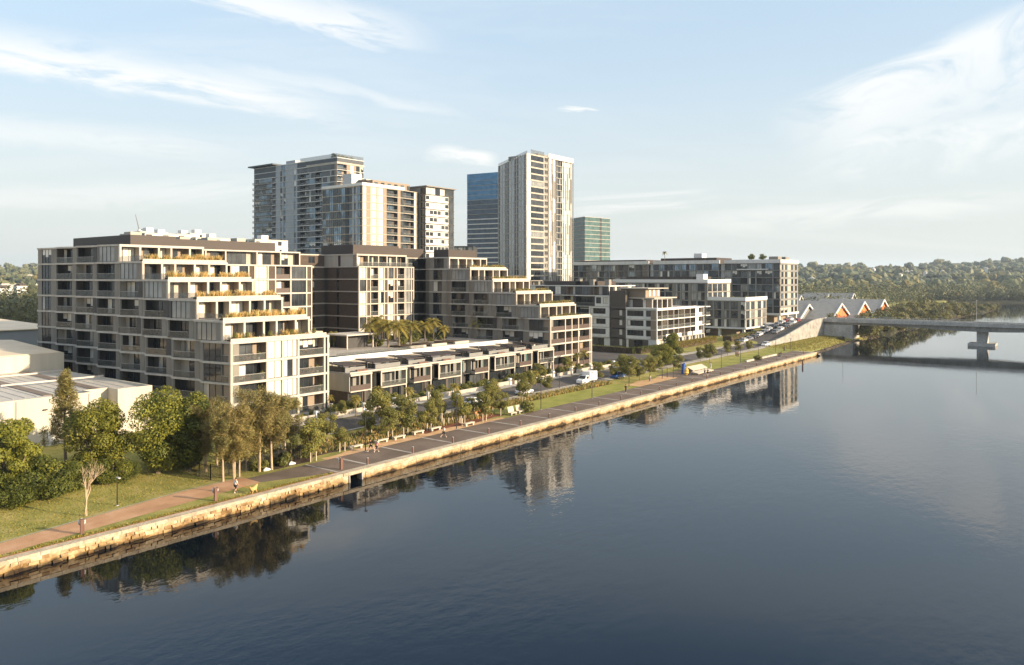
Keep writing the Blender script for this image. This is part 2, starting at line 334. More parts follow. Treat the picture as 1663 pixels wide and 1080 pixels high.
class Bld:
    def __init__(s, name, loc, label, cat, group=None, cap=100, frame='cream', wall='render', glass=(('g_dark', 4), ('g_mid', 2), ('g_cur', 1), ('mixA', 2), ('mixB', 2), ('mixE', 1), ('blind', 1)), mull='mull', slab=.3, col=.0, rd=1.8, bal='bal', pw=1.15, fascia=None, seed=1):
        s.root = thing(name, loc, label, cat, group); s.mb = {}; s.nw = s.nb = 0; s.cap = cap; s.k = 0
        s.frame, s.wall, s.glass, s.mull, s.slab, s.col, s.rd, s.bal, s.pw = frame, wall, glass, mull, slab, col, rd, bal, pw
        s.fascia = fascia or frame
        s.r = random.Random(seed)
    def m(s, n):
        if n not in s.mb: s.mb[n] = MB()
        return s.mb[n]
    def window(s, fr, x0, x1, y, z0, z1, glass=None, n=None, transom=0, name='window'):
        w, h = round(x1-x0, 2), round(z1-z0, 2)
        if w < .15 or h < .15: return
        g = glass or s.r.choices([a for a, _ in s.glass], [b for _, b in s.glass])[0]
        n = n or max(1, round(w/s.pw))
        key = (w, h, n, g, s.mull, transom)
        (ox, oy), (tx, ty), (nx, ny) = fr
        px, py = ox+tx*x0+nx*y, oy+ty*x0+ny*y
        if s.nw < s.cap:
            if key not in WCACHE: WCACHE[key] = win_mb(*key).mesh('window')
            o = bpy.data.objects.new(name, WCACHE[key]); COL.objects.link(o); o.parent = s.root
            L = s.root.location; o.location = (px-L[0], py-L[1], z0-L[2]); o.rotation_euler[2] = math.atan2(ty, tx)
            s.nw += 1
        else:
            t = s.m('window'); f2 = ((px, py), (tx, ty), (nx, ny)); k = win_mb(*key)
            b = len(t.v)
            t.v.extend([(px+tx*x-nx*y_, py+ty*x-ny*y_, z0+z) for x, y_, z in k.v])
            for f, mi in zip(k.f, k.m): t.f.append(tuple(b+i for i in f)); t.m.append(t.mi(k.mats[mi]))
    def balus(s, fr, x0, x1, y, z0, kind, h=1.05):
        mb = MB() if s.nb < s.cap else s.m('balustrade')
        if kind == 'bal':
            mb.fbox(fr, x0, x1, y-.03, y, z0+.03, z0+h-.04, 'bal'); mb.fbox(fr, x0, x1, y-.05, y+.02, z0+h-.04, z0+h, 'rail')
        else:
            mb.fbox(fr, x0, x1, y-.05, y, z0+.03, z0+h, kind)
        if s.nb < s.cap: mb.build('balustrade', s.root); s.nb += 1
    def face(s, p0, p1, z0, z1, bays, rd=None, col=None, fascia=True, slab=None, bal=None, wall=None, over=.06):
        dx, dy = p1[0]-p0[0], p1[1]-p0[1]; L = math.hypot(dx, dy)
        fr = (p0, (dx/L, dy/L), (dy/L, -dx/L)); s.k += 1; e = (s.k % 7)*.003
        rd = rd or s.rd; col = s.col if col is None else col; slab = slab or s.slab; bal = bal or s.bal; wl = wall or s.wall
        W, F = s.m('wall'), s.m('frame'); h1 = z1-slab
        tot = sum(b[1] for b in bays); x = 0; sc = L/tot
        xs = [0]
        for b in bays:
            ty, x0, x1 = b[0], x, x+b[1]*sc; x = x1; xs.append(x)
            op = b[2] if len(b) > 2 else None
            if ty == 'P': W.fbox(fr, x0, x1, -.35, -.1-(s.k % 3)*.004, z0, h1, op or wl)
            elif ty == 'W':
                s.window(fr, x0+.02, x1-.02, -.22, z0+.02, h1, op)
            elif ty == 'H':
                hh = .95; W.fbox(fr, x0, x1, -.3, -.14, z0, z0+hh, op or wl); s.window(fr, x0+.02, x1-.02, -.2, z0+hh, h1)
            elif ty in 'wv':
                a, b_ = (.14, .86) if ty == 'w' else (.06, .94); lo, hi = (z0+.85, h1-.3) if ty == 'w' else (z0+.9, h1-.35)
                xa, xb = lerp(x0, x1, a), lerp(x0, x1, b_); mm = op or wl; q = -.1-(s.k % 3)*.004
                W.fbox(fr, x0, xa, -.35, q, z0, h1, mm); W.fbox(fr, xb, x1, -.35, q, z0, h1, mm)
                W.fbox(fr, xa, xb, -.35, q, z0, lo, mm); W.fbox(fr, xa, xb, -.35, q, hi, h1, mm)
                s.window(fr, xa, xb, -.28, lo, hi)
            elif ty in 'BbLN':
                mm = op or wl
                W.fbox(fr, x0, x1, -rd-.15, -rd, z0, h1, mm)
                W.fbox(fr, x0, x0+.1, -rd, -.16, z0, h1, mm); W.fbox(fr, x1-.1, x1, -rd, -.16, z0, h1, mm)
                w = x1-x0-.2; fr_ = s.r.uniform(.55, .8) if w > 2.4 else .92
                if s.r.random() < .5: a, b_ = x0+.12, x0+.12+w*fr_
                else: a, b_ = x1-.12-w*fr_, x1-.12
                s.window(fr, a, b_, -rd+.05, z0+.02, h1-.12)
                if ty == 'B': s.balus(fr, x0+.06, x1-.06, -.1, z0, bal)
                elif ty == 'b': s.balus(fr, x0+.06, x1-.06, -.1, z0, 'bald')
            elif ty == 'E':       # projecting balcony over a window
                s.window(fr, x0+.02, x1-.02, -.22, z0+.02, h1)
                F.fbox(fr, x0+.1, x1-.1, -.1, 1.2, z0-.22, z0-.02, 'fascia'); s.balus(fr, x0+.12, x1-.12, 1.18, z0-.02, bal)
        if col:
            for i, xx in enumerate(xs):
                xx = clamp(xx, col/2-.02, L-col/2+.02); F.fbox(fr, xx-col/2, xx+col/2, -.3, .03+e, z0, z1-.05, s.frame)
        if fascia: F.fbox(fr, -.03, L+.03, -.45, over+e, h1, z1+e, s.fascia)
        return fr, L
    def slabp(s, poly, z, t=.3, mtop='gravel', m='fascia'):
        s.m('floor_slab').prism(poly, z-t+.01, z-.025, m, mtop)
    def finish(s):
        for n, mb in s.mb.items():
            if n in ('roof_plant', 'parapet', 'column', 'privacy_screen', 'planter', 'roof_screen', 'roof_parapet', 'penthouse', 'slit_panel', 'pergola') and len(mb.f) <= 6*100:
                for i in range(len(mb.f)//6):       # every box of these is a part of its own
                    q = MB(); q.mats = mb.mats; q.v = mb.v[i*8:i*8+8]; q.f = [tuple(j-i*8 for j in f) for f in mb.f[i*6:i*6+6]]; q.m = mb.m[i*6:i*6+6]; q.build(n, s.root)
                continue
            o = mb.build(n, s.root)
            if o and n in ('window', 'balustrade'): o['kind'] = 'stuff'
        return s.root
# ================================================================ SETTING: water, land, streets
def grid_mesh(us, vs_of, zf, m, name, kind='structure', label=None):
    mb = MB(); k = mb.mi(m); nv = len(vs_of(us[0]))
    for u in us:
        for v in vs_of(u): mb.v.append((u, v, zf(u, v)))
    for i in range(len(us)-1):
        for j in range(nv-1):
            a = i*nv+j; mb.f.append((a, a+nv, a+nv+1, a+1)); mb.m.append(k)
    o = mb.build(name); o['kind'] = kind
    if label: o['label'] = label
    return o
def strip(name, u0, u1, vlo, vhi, dz, m, du=6, label=None):
    """sheet that follows the ground, dz above it; vlo / vhi are numbers or functions of u"""
    n = max(1, math.ceil((u1-u0)/du)); us = [lerp(u0, u1, i/n) for i in range(n+1)]
    lo = vlo if callable(vlo) else (lambda u: vlo); hi = vhi if callable(vhi) else (lambda u: vhi)
    knots = [v for v in range(70, 130) if min(lo(u) for u in us) < v < max(hi(u) for u in us)]
    def vs(u):
        a, b = lo(u), hi(u); return [a]+[clamp(v, a, b) for v in knots]+[b]
    return grid_mesh(us, vs, lambda u, v: gnd(u, v)+dz, m, name, label=label)
# water
mb = MB(); mb.face([(-900, -3000, WATER), (6000, -3000, WATER), (6000, 500, WATER), (-900, 500, WATER)], 'conc')
wm, nt, b = nodes('river_water'); N, Lk = nt.nodes, nt.links
b.inputs['Base Color'].default_value = (.002, .0045, .008, 1); b.inputs['Roughness'].default_value = .03
b.inputs['Specular Tint'].default_value = (.84, .93, 1, 1); b.inputs['IOR'].default_value = 1.4; b.inputs['Specular IOR Level'].default_value = .5
g = N.new('ShaderNodeNewGeometry')
def wn(scale, st, rz, det=3, rough=.5):
    mp = N.new('ShaderNodeMapping'); mp.inputs['Scale'].default_value = st; mp.inputs['Rotation'].default_value[2] = rz
    Lk.new(g.outputs['Position'], mp.inputs[0]); no = N.new('ShaderNodeTexNoise'); no.inputs['Scale'].default_value = scale
    no.inputs['Detail'].default_value = det; no.inputs['Roughness'].default_value = rough; Lk.new(mp.outputs[0], no.inputs[0]); return no.outputs[0]
def mth(op, a, b_=None, c=None):
    n = N.new('ShaderNodeMath'); n.operation = op
    for i, x in enumerate((a, b_, c)):
        if x is None: continue
        if isinstance(x, (int, float)): n.inputs[i].default_value = x
        else: Lk.new(x, n.inputs[i])
    return n.outputs[0]
n1 = wn(.55, (1, 1.7, 1), .5, 3, .55); n2 = wn(.16, (1, 1.5, 1), .2, 2); n3 = wn(1.6, (1, 1.4, 1), .8, 2)
gust = wn(.012, (1, 2.2, 1), -.35, 4, .6)
gr = N.new('ShaderNodeMapRange'); gr.inputs[1].default_value = .38; gr.inputs[2].default_value = .62; gr.inputs[3].default_value = .2; gr.inputs[4].default_value = 1.45; Lk.new(gust, gr.inputs[0])
hsum = mth('ADD', mth('MULTIPLY', n1, .09), mth('ADD', mth('MULTIPLY', n2, .08), mth('MULTIPLY', n3, .02)))
bp = N.new('ShaderNodeBump'); bp.inputs['Distance'].default_value = 1.0
sxy = N.new('ShaderNodeSeparateXYZ'); Lk.new(g.outputs['Position'], sxy.inputs[0])
calm = N.new('ShaderNodeMapRange'); calm.interpolation_type = 'SMOOTHSTEP'; calm.inputs[1].default_value = 70; calm.inputs[2].default_value = 250; calm.inputs[3].default_value = 1.0; calm.inputs[4].default_value = .42; Lk.new(sxy.outputs[0], calm.inputs[0])   # sheltered, smoother water towards the bridge
Lk.new(mth('MULTIPLY', mth('MULTIPLY', gr.outputs[0], calm.outputs[0]), .22), bp.inputs['Strength']); Lk.new(hsum, bp.inputs['Height']); Lk.new(bp.outputs[0], b.inputs['Normal'])
M['water'] = wm; mb.mats[0] = wm
o = mb.build('river_water'); struct(o, 'calm dark blue river beside the promenade')
# near land
us = [-260, -120, -60, -30]+[x for x in range(-20, 330, 5)]+[330, 345, 360, 380, 400, 430, 460, 490, 520, 560, 600, 640, 670, 690, 700, 706, 712, 725, 740, 760, 785, 810, 840, 865]
knots = list(range(76, 131))+[150, 200, 300, 420]
def land_vs(u):
    s = shore(u)
    if u < 257: return [s, s+.2, s+.6]+knots
    e = [s-4, s-1, s+2]; return e+[max(k, e[-1]+.2+i*.01) for i, k in enumerate(knots)]
o = grid_mesh(us, land_vs, gnd, 'rough_grass', 'ground', label='grassy riverbank ground under the whole estate')
# far terrain, hills: polar sheet
def farland(u, v):
    if u < 865 and v > shore(max(u, 260)): return True
    d = u*FU+v*FV; x = u*RU+v*RV
    return d > 745+max(0, (x-380))*.12 and u > 700
def hillz(u, v):
    d = u*FU+v*FV; x = u*RU+v*RV
    if not farland(u, v): return -4.0
    a = x/max(d, 1)
    h = .9+sstep(900, 2250, d)*(40+5*math.sin(a*9+1.3)+4*math.sin(a*23)+2*math.sin(a*61))+sstep(850, 1200, d)*(6*math.sin(d*.021+a*11+2*math.sin(a*17))+3.5*math.sin(d*.037+a*29))
    return h if d > 430 or u > 860 else .3
mb = MB(); k = mb.mi('far_ground'); AN = [math.radians(x*.75-52) for x in range(140)]
DS = [300, 345, 390, 440, 500, 560, 620, 680, 720, 750, 760, 775]+list(range(800, 2300, 45))+[2300, 2500, 3200]
for d in DS:
    for a in AN:
        u, v = atd(CXP+FPX*math.tan(a), d); mb.v.append((u, v, hillz(u, v)))
na = len(AN)
for i in range(len(DS)-1):
    for j in range(na-1):
        q = (i*na+j, i*na+j+1, (i+1)*na+j+1, (i+1)*na+j)
        if max(mb.v[x][2] for x in q) > -3.9: mb.f.append(q); mb.m.append(k)
o = mb.build('hills'); struct(o, 'low wooded hills on the far side of the river')
# streets and surfaces, each sheet a few mm above the last
pv0 = lambda u: 76.0+max(0, u-26)*.103 if u < 54 else 78.9+sstep(54, 58, u)*0
strip('brown_path', -40, 54, lambda u: clamp(75.9+(u-26)*.1, 75.2, 78.6), lambda u: clamp(79.0+(u-26)*.16, 77.5, 82.2), .006, 'path', 4, 'brown asphalt path through the grass')
strip('path_edging', -40, 54, lambda u: clamp(79.1+(u-26)*.16, 77.6, 82.3), lambda u: clamp(79.26+(u-26)*.16, 77.76, 82.46), .02, 'footpath', 4)
strip('promenade', 54, 256, lambda u: 74.9 if u > 63 else lerp(78.6, 74.95, (u-54)/9), 81.4, .010, 'prom', 3, 'dark asphalt riverside promenade')
strip('gravel_verge', 66, 104, 81.4, lambda u: 82.6+1.1*math.sin((u-66)/38*math.pi)+.3*math.sin(u*.9), .008, 'granite', 1.5)
strip('playground_surface', 86, 106, lambda u: 83.0+.35*math.sin(u*.5), lambda u: 86.3+.5*math.sin(u*.7+1), .014, 'softfall', 1)
strip('lawn', 106, 152, 81.45, lambda u: 88.3+.5*math.sin(u*.25), .012, 'lawn', 2, 'mown lawn between promenade and street')
strip('sand_court', 152, 171, 81.5, lambda u: 85.6+.5*math.sin(u*.6), .013, 'granite', 1)
strip('lawn', 188, 268, 81.45, lambda u: 88.2+.4*math.sin(u*.2), .012, 'lawn', 3, 'mown lawn in front of the white apartment block')
strip('paved_terrace', 171, 188, 81.4, 87.5, .012, 'prom', 3)
strip('road', 72, 262, 92.6, 98.6, .016, 'asphalt', 4, 'asphalt street behind the promenade')
strip('kerb', 72, 262, 92.3, 92.6, .13, 'kerb', 4); strip('kerb', 72, 262, 98.6, 98.9, .13, 'kerb', 4)
strip('footpath', 70, 178, 98.9, 100.4, .10, 'footpath', 4); strip('footpath', 206, 262, 98.9, 100.6, .10, 'footpath', 4)
strip('footpath', 100, 262, 90.9, 92.3, .05, 'footpath', 4)
strip('side_road', 180, 205, 98.9, 129, .02, 'asphalt', 4)
strip('garden_bed', 58, 106, lambda u: 82.4 if u < 66 else 84.2, 90.8, .004, 'soil', 2)
strip('garden_bed', 106, 152, 88.3, 90.9, .004, 'soil', 2)
strip('garden_bed', 64, 178, 100.4, 104.5, .004, 'soil', 3)
mb = MB()
for i in range(24):
    u = 67.5+8.15*i
    mb.v.clear; k = len(mb.v)
    for uu in (u-.2, u+.2): mb.v.extend([(uu, 74.95, .016), (uu, 81.4, .016)])
    mb.f.append((k, k+2, k+3, k+1)); mb.m.append(mb.mi('footpath'))
u = 62.6; k = len(mb.v)
for uu in (u-.15, u+.15): mb.v.extend([(uu, 75.1, .016), (uu, 81.4, .016)])
mb.f.append((k, k+2, k+3, k+1)); mb.m.append(0)
struct(mb.build('paving_band'), 'pale paving bands crossing the dark promenade')
# ---------------------------------------------------------------- river walls
mb = MB(); r = random.Random(3)
mb.box(-60, 62.4, 73.95, 74.9, -3, -.04, 'wall_rough')
for c in range(5):
    u = -60; z0 = -1.95+c*.335
    while u < 62:
        L = r.uniform(.3, .95); dp = r.uniform(.0, .3)*(1.3-c*.17); h = .335*r.uniform(.8, .98)
        if r.random() < (.95 if c > 0 else .8) and u+L < 62.3:
            x0, x1, y0, z1 = u+.03, u+L-.03, 73.95-dp, min(z0+h, -.3)
            j = lambda: r.uniform(-.05, .05)
            mb.hexa([(x0+j(), y0+j(), z0+j()), (x1+j(), y0+j(), z0+j()), (x1, 74.2, z0), (x0, 74.2, z0), (x0+j(), y0+.05+j(), z1+j()), (x1+j(), y0+.05+j(), z1+j()), (x1, 74.2, z1), (x0, 74.2, z1)], 'wall_rough')
        u += L
u = -60
while u < 62:
    L = min(r.uniform(1.2, 2.0), 62.4-u); mb.box(u+.012, u+L-.012, 73.88+r.uniform(-.02, .02), 74.86, -.32, .03, 'coping'); u += L
mb.box(-60, 62.4, 74.86, 75.0, -.3, .06, 'rust')
single(mb, 'river_wall', 'rough sandstone block river wall below the grass strip with brown path', 'wall', org=(20, 74.5, 0))
mb = MB()
for x0, x1, z1 in ((62.4, 63.4, -.02), (65.4, 256, -.02), (63.4, 65.4, -.3)): mb.box(x0, x1, 73.95, 74.9, -3 if z1 > -.2 else -.4, z1-.3 if z1 > -.2 else -.32, 'wall_lo')
u = 62.4
while u < 256:
    L = min(2.4, 256-u); mb.box(u+.01, u+L-.01, 73.82, 75.0, -.33, .04, 'coping'); u += L
mb.box(255.2, 256, 74.9, 79.5, -3, -.3, 'wall_lo'); mb.box(255.1, 256.1, 75.0, 79.5, -.3, .03, 'coping')
for u in range(66, 256, 9): mb.box(u-.03, u+.03, 73.93, 73.98, -1.9, -.32, 'dark')
single(mb, 'river_wall', 'smooth ochre-stained river wall below the dark asphalt promenade', 'wall', org=(160, 74.5, 0))
mb = MB(); mb.box(63.45, 65.35, 77.6, 77.7, -3, -.4, 'darkmetal')
for x in (63.35, 65.4): mb.hexa([(x-.1, 73.75, -2.2), (x+.1, 73.75, -2.2), (x+.1, 74.4, -2.2), (x-.1, 74.4, -2.2), (x-.1, 73.85, -.36), (x+.1, 73.85, -.36), (x+.1, 74.4, -.36), (x-.1, 74.4, -.36)], 'conc')
mb.box(63.45, 65.35, 74.0, 77.6, -.44, -.38, 'darkmetal')
single(mb, 'culvert', 'dark square stormwater outlet set in the river wall', 'culvert', org=(64.7, 74, -2))
# ramp road up to the bridge with its retaining wall
def rz(u): return 1.0+sstep(262, 322, u)*5.6
us2 = [262+i*4 for i in range(18)]
grid_mesh(us2, lambda u: [92.0, 94, 96, 98, 100, 104], lambda u, v: rz(u)+.02, 'asphalt', 'ramp_road', label='asphalt road rising to the bridge')
mb = MB()
for a, b_ in zip(us2, us2[1:]):
    mb.hexa([(a, 91.4, -.5), (b_, 91.4, -.5), (b_, 91.98, -.5), (a, 91.98, -.5), (a, 91.4, rz(a)+.95), (b_, 91.4, rz(b_)+.95), (b_, 91.98, rz(b_)+.95), (a, 91.98, rz(a)+.95)], 'conc')
mb.box(330, 330.6, 84, 91.98, -.5, 7.5, 'conc')
single(mb, 'retaining_wall', 'sunlit concrete retaining wall rising beside the ramp road', 'wall', org=(295, 91.7, 0))
# ================================================================ BRIDGE
br = thing('road_bridge', (331, 40, WATER), 'grey concrete girder bridge crossing the river', 'bridge')
mb = MB(); X0, X1 = 325.5, 337.5
def soffit(v): return 6.3-1.35-.9*max(0, math.cos((v-36.7)/62*math.pi))**2
vs = [92-i*4 for i in range(70)]
for a, b_ in zip(vs[1:], vs):
    za, zb = soffit(a), soffit(b_)
    mb.hexa([(X0+1.6, a, za), (X1-1.6, a, za), (X1-1.6, b_, zb), (X0+1.6, b_, zb), (X0+1.2, a, 5.95), (X1-1.2, a, 5.95), (X1-1.2, b_, 5.95), (X0+1.2, b_, 5.95)], 'bridge')
mb.build('girder', br)
mb = MB(); mb.box(X0, X1, vs[-1], 92, 5.96, 6.4, 'bridge'); mb.build('deck', br)
for x in (X0, X1-.3):
    mb = MB(); v = 92
    while v > vs[-1]: mb.box(x, x+.3, v-3.97, v, 6.4, 7.35, 'bridge'); v -= 4
    mb.build('parapet', br)
    mb = MB(); mb.tube([(x+.15, 92, 7.85), (x+.15, vs[-1], 7.85)], .05, 'galv', 6)
    v = 91
    while v > vs[-1]: mb.box(x+.11, x+.19, v-.04, v+.04, 7.34, 7.82, 'galv'); v -= 2
    mb.build('railing', br)
mb = MB(); mb.box(X0+.5, X1-.5, 80.5, 91.3, -2, 4.9, 'bridge'); mb.build('abutment', br)
for v in (36.7, -25.3, -87):
    mb = MB(); mb.box(X0+3.2, X1-3.2, v-1.6, v+1.6, WATER-3, 4.1, 'bridge'); pr = mb.build('pier', br)
    mb = MB(); mb.box(X0+1.0, X1-1.0, v-4.2, v+4.2, -1.2, -.2, 'bridge'); mb.build('pile_cap', pr)
# ================================================================ APARTMENT BLOCKS (stepped pair and the brick one between)
def zig(u, va, vb, w=8.45, amp=1.05):
    """zig-zag side wall from va (far) down to vb (near) at x = u: points and the kind of each facet"""
    n = max(1, round((va-vb)/w)); step = (va-vb)/n; pts = [(u, va)]; kinds = []
    for i in range(n):
        a = va-i*step; pts.append((u-amp, a-step*.30)); kinds.append(('s', i)); pts.append((u, a-step)); kinds.append(('l', i))
    return pts, kinds
SIDEG = (('g_dark', 6), ('g_mid', 1), ('mixA', 2), ('mixB', 2), ('mixE', 2), ('mixD', 1), ('blind', 1))
def stepped_block(name, label, u0, fronts, back, uR, uRlow, z0, seed, sidebal='bal'):
    """nine storeys; fronts[k] is where storey k's front wall stands"""
    B = Bld(name, (u0, fronts[0], z0), label, 'apartment block', seed=seed, cap=130, frame='cream', wall='taupe', fascia='fascia', glass=SIDEG)
    fh = 3.1; r = random.Random(seed)
    pat = {}
    for k in range(9):
        za, zb = z0+fh*k, z0+fh*(k+1); f = fronts[k]; ur = uRlow if k < 4 else uR
        pts, kinds = zig(u0, back, f)
        n = max(i for _, i in kinds)
        for (p, q), (kd, i) in zip(zip(pts, pts[1:]), kinds):
            if kd == 's':
                bays = [('P', 1, r.choice(['taupe', 'taupe', 'dark']))]
                if i == 0: bays = [('P', 1, 'taupe')]
            else:
                if i == 0: bays = [('P', 1.2, 'taupe'), ('W', 2.8), ('P', 1.6, 'taupe')]
                elif i == n and k >= 4: bays = [('W', 4.4, 'g_half'), ('P', 1.6, 'taupe')]
                elif i == n: bays = [('W', 3.6), ('B', 1.9)]
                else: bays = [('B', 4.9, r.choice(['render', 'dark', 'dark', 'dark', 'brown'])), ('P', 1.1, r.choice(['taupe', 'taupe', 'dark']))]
            B.face(p, q, za, zb, bays, rd=1.5, col=.0)
        lo = k < 4
        if lo:
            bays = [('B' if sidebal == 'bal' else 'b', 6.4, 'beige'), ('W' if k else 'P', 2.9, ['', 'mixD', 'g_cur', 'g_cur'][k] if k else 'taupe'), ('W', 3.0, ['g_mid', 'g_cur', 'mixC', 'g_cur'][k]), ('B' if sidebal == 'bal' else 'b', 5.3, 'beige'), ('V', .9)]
            if sidebal != 'bal': bays[1] = ('b', 2.9, 'beige'); bays[2] = ('b', 3.0, 'beige')
            B.face((u0, f), (ur, f), za, zb, bays, rd=1.7, col=.34, fascia=True, slab=.36)
        else:
            W = ur-u0
            bays = [('L', 3.4, 'render'), ('L', 3.2, 'beige'), ('L', 2.2, 'render'), ('L', 3.4, 'beige'), ('L', 2.6, 'render')]
            if k % 2: bays = bays[1:]+bays[:1]
            B.glass = (('g_dark', 2), ('g_mid', 2), ('g_cur', 2), ('mixA', 2), ('mixD', 2), ('mixC', 1))
            B.face((u0, f), (ur, f), za, zb, bays, rd=1.9, col=.34, slab=.42, wall='render')
            B.glass = SIDEG
        B.face((ur, f), (ur, back), za, zb, [('P', 4, 'taupe'), ('w', 3, 'taupe')]*3, col=0)
        B.face((ur, back), (u0, back), za, zb, [('P', 4, 'taupe'), ('w', 3, 'taupe')]*2, col=0)
        poly = pts+[(ur, f), (ur, back)]
        B.slabp([(x+(.05 if x < u0+1 else -.05), y) for x, y in poly], zb)
        if k == 0: B.slabp([(x+(.05 if x < u0+1 else -.05), y) for x, y in poly], za+.02, 1.2)
        # fascia cream on the terrace edges and a low planter upstand on the setbacks
        if 3 <= k < 8 and fronts[k+1]-f > 1:
            B.m('planter').box(u0+.2, ur-.3, f+.25, f+.4, zb-.02, zb+.42, 'cream')
            B.m('planter').box(u0+.2, ur-.3, f+1.35, f+1.5, zb-.02, zb+.38, 'render'); B.m('planter').box(u0+.2, ur-.3, f+.4, f+1.35, zb-.02, zb+.26, 'soil')
            mb = MB(); fr = ((u0-.25, back), (0, -1), (-1, 0))
            mb.fbox(((u0+.25, fronts[k+1]), (0, -1), (-1, 0)), .1, fronts[k+1]-f-.5, -.03, 0, zb, zb+1.0, 'bal'); mb.build('balustrade', B.root)
    zt = z0+fh*9
    return B, zt
# --- west block
A_f = [103.9]*4+[105.9, 113.2, 121.8, 130.1, 138.1]
A, zt = stepped_block('apartment_building', 'stepped apartment block with five golden grass terraces nearest the cream warehouse', 66.2, A_f, 172.4, 82.2, 84.6, 1.9, 5)
fh = 3.1
for k in range(9):                                   # wing set back beside the stepped stack
    za, zb = 1.9+fh*k, 1.9+fh*(k+1); f = 146.0 if k < 8 else 148.4; ur = 114 if k < 8 else 112.5
    A.glass = (('g_dark', 3), ('g_mid', 2), ('g_cur', 2), ('mixC', 2), ('mixD', 2), ('blind', 2))
    wb = [('W', 3.6), ('P', 1.6, 'brick'), ('B', 3.0, 'brick'), ('W', 3.3), ('P', 1.2, 'brick'), ('W', 2.6, 'g_cur'), ('P', 1.5, 'brick'), ('b', 3.2, 'brick'), ('W', 3.4), ('P', 1.2, 'brick')]
    if k == 8: wb = [('L', 4, 'render'), ('L', 3, 'beige'), ('L', 5, 'render'), ('L', 4, 'beige'), ('L', 3.5, 'render')]
    A.face((82.7, f), (ur, f), za, zb, wb, col=.3, rd=1.5, slab=.3)
    A.face((ur, f), (ur, 166), za, zb, [('P', 5, 'brick'), ('w', 3, 'brick'), ('P', 5, 'brick')]); A.face((ur, 166), (82.7, 166), za, zb, [('P', 5, 'brick'), ('w', 3, 'brick')]*3)
    A.slabp([(82.75, f+.05), (ur-.05, f+.05), (ur-.05, 165.9), (82.75, 165.9)], zb)
A.m('roof_screen').box(72, 81, 146, 170, 29.8, 32.0, 'roofscreen'); A.m('roof_screen').box(81.2, 109, 153, 164, 29.8, 31.9, 'roofscreen')
for x, y in ((74, 150), (77, 158), (88, 157), (95, 158), (101, 156)): A.m('roof_plant').box(x, x+2.2, y, y+2.6, 31.8, 32.5+(x % 3)*.15, 'render')
A.finish()
# --- east block, the same design
C_f = [107.6]*4+[110.6, 118, 125.6, 133.2, 140.7]
C, _ = stepped_block('apartment_building', 'stepped apartment block with bronze balustrades at the end of the terrace houses', 155.2, C_f, 149.5, 171.2, 174.3, 1.5, 9, 'bald')
C.m('roof_screen').box(158, 170, 143.5, 149, 29.4, 31.6, 'roofscreen'); C.m('roof_screen').box(143, 157, 152, 160, 29.4, 31.8, 'roofscreen')
for k in range(9):                                   # recessed link behind it
    za, zb = 1.5+fh*k, 1.5+fh*(k+1)
    C.face((147.5, 152.2), (155.0, 152.2), za, zb, [('W', 2.4), ('P', 1.2, 'taupe'), ('W', 2.4), ('P', 1, 'dark')]); C.face((171.3, 149.6), (171.3, 166), za, zb, [('P', 1, 'taupe')]); C.face((171.3, 166), (147.5, 166), za, zb, [('P', 3, 'taupe'), ('w', 3, 'taupe')]*3)
    C.slabp([(147.5, 152.25), (155.1, 152.25), (155.1, 149.6), (171.2, 149.6), (171.2, 166), (147.5, 166)], zb)
C.finish()
# --- brick block between them
B = Bld('apartment_building', (129, 147, 1.9), 'brown brick apartment block with cream grid front above the palm garden', 'apartment block', seed=4, frame='cream', wall='brick', fascia='cream', glass=(('g_dark', 3), ('g_mid', 2), ('g_cur', 2), ('mixC', 2), ('mixD', 2), ('blind', 2)))
for k in range(9):
    za, zb = 1.9+fh*k, 1.9+fh*(k+1)
    if k < 8:
        B.fascia = 'fascia'; B.face((129, 166), (129, 147), za, zb, [('P', 5.5, 'brick'), ('P', 1.2, 'dark'), ('P', 3, 'brick'), ('W', .9, 'g_dark'), ('P', 7, 'brick')], slab=.2)
        B.fascia = 'cream'
        B.face((129, 147), (148.2, 147), za, zb, [('W', 2.5, 'g_cur' if k % 3 else 'g_mid'), ('P', 1.25, 'brick'), ('B', 2.7, 'brick'), ('W', 1.9), ('P', 1.2, 'brick'), ('W', 2.1), ('P', 1.1, 'brick'), ('B', 2.7, 'brick'), ('W', 2.4, 'g_half'), ('P', .9, 'brick')], col=.26, rd=1.4, slab=.26)
        ur, f, ul = 148.2, 147, 129
    else:
        B.face((129.6, 166), (129.6, 148.4), za, zb, [('P', 6, 'render'), ('P', 4.5, 'render'), ('W', 1.0, 'g_dark'), ('P', 5, 'render'), ('W', 1.4, 'g_cur')])
        B.face((129.6, 148.4), (146.8, 148.4), za, zb, [('L', 3.4, 'beige'), ('L', 3, 'render'), ('L', 2.6, 'beige'), ('L', 3, 'render'), ('L', 3.2, 'beige')], col=.3, rd=1.3, slab=.4)
        ur, f, ul = 146.8, 148.4, 129.6; B.balus(((129, 147), (1, 0), (0, -1)), .3, 18.9, -.3, za, 'bal')
    B.face((ur, f), (ur, 166), za, zb, [('P', 5, 'brick'), ('W', 2), ('P', 5, 'brick')]); B.face((ur, 166), (ul, 166), za, zb, [('P', 5, 'brick'), ('w', 3, 'brick')]*2)
    B.slabp([(ul+.05, f+.05), (ur-.05, f+.05), (ur-.05, 165.9), (ul+.05, 165.9)], zb)
    B.face((114.2, 160), (128.9, 160), za, zb, [('P', 3, 'brick'), ('P', 1, 'dark'), ('P', 3, 'brick'), ('w', 2, 'brick'), ('P', 2, 'brick')]); B.slabp([(114.2, 160.1), (128.9, 160.1), (128.9, 165.9), (114.2, 165.9)], zb)
B.m('roof_screen').box(130.2, 146, 150.5, 163, 29.8, 32.2, 'roofscreen')
B.finish()
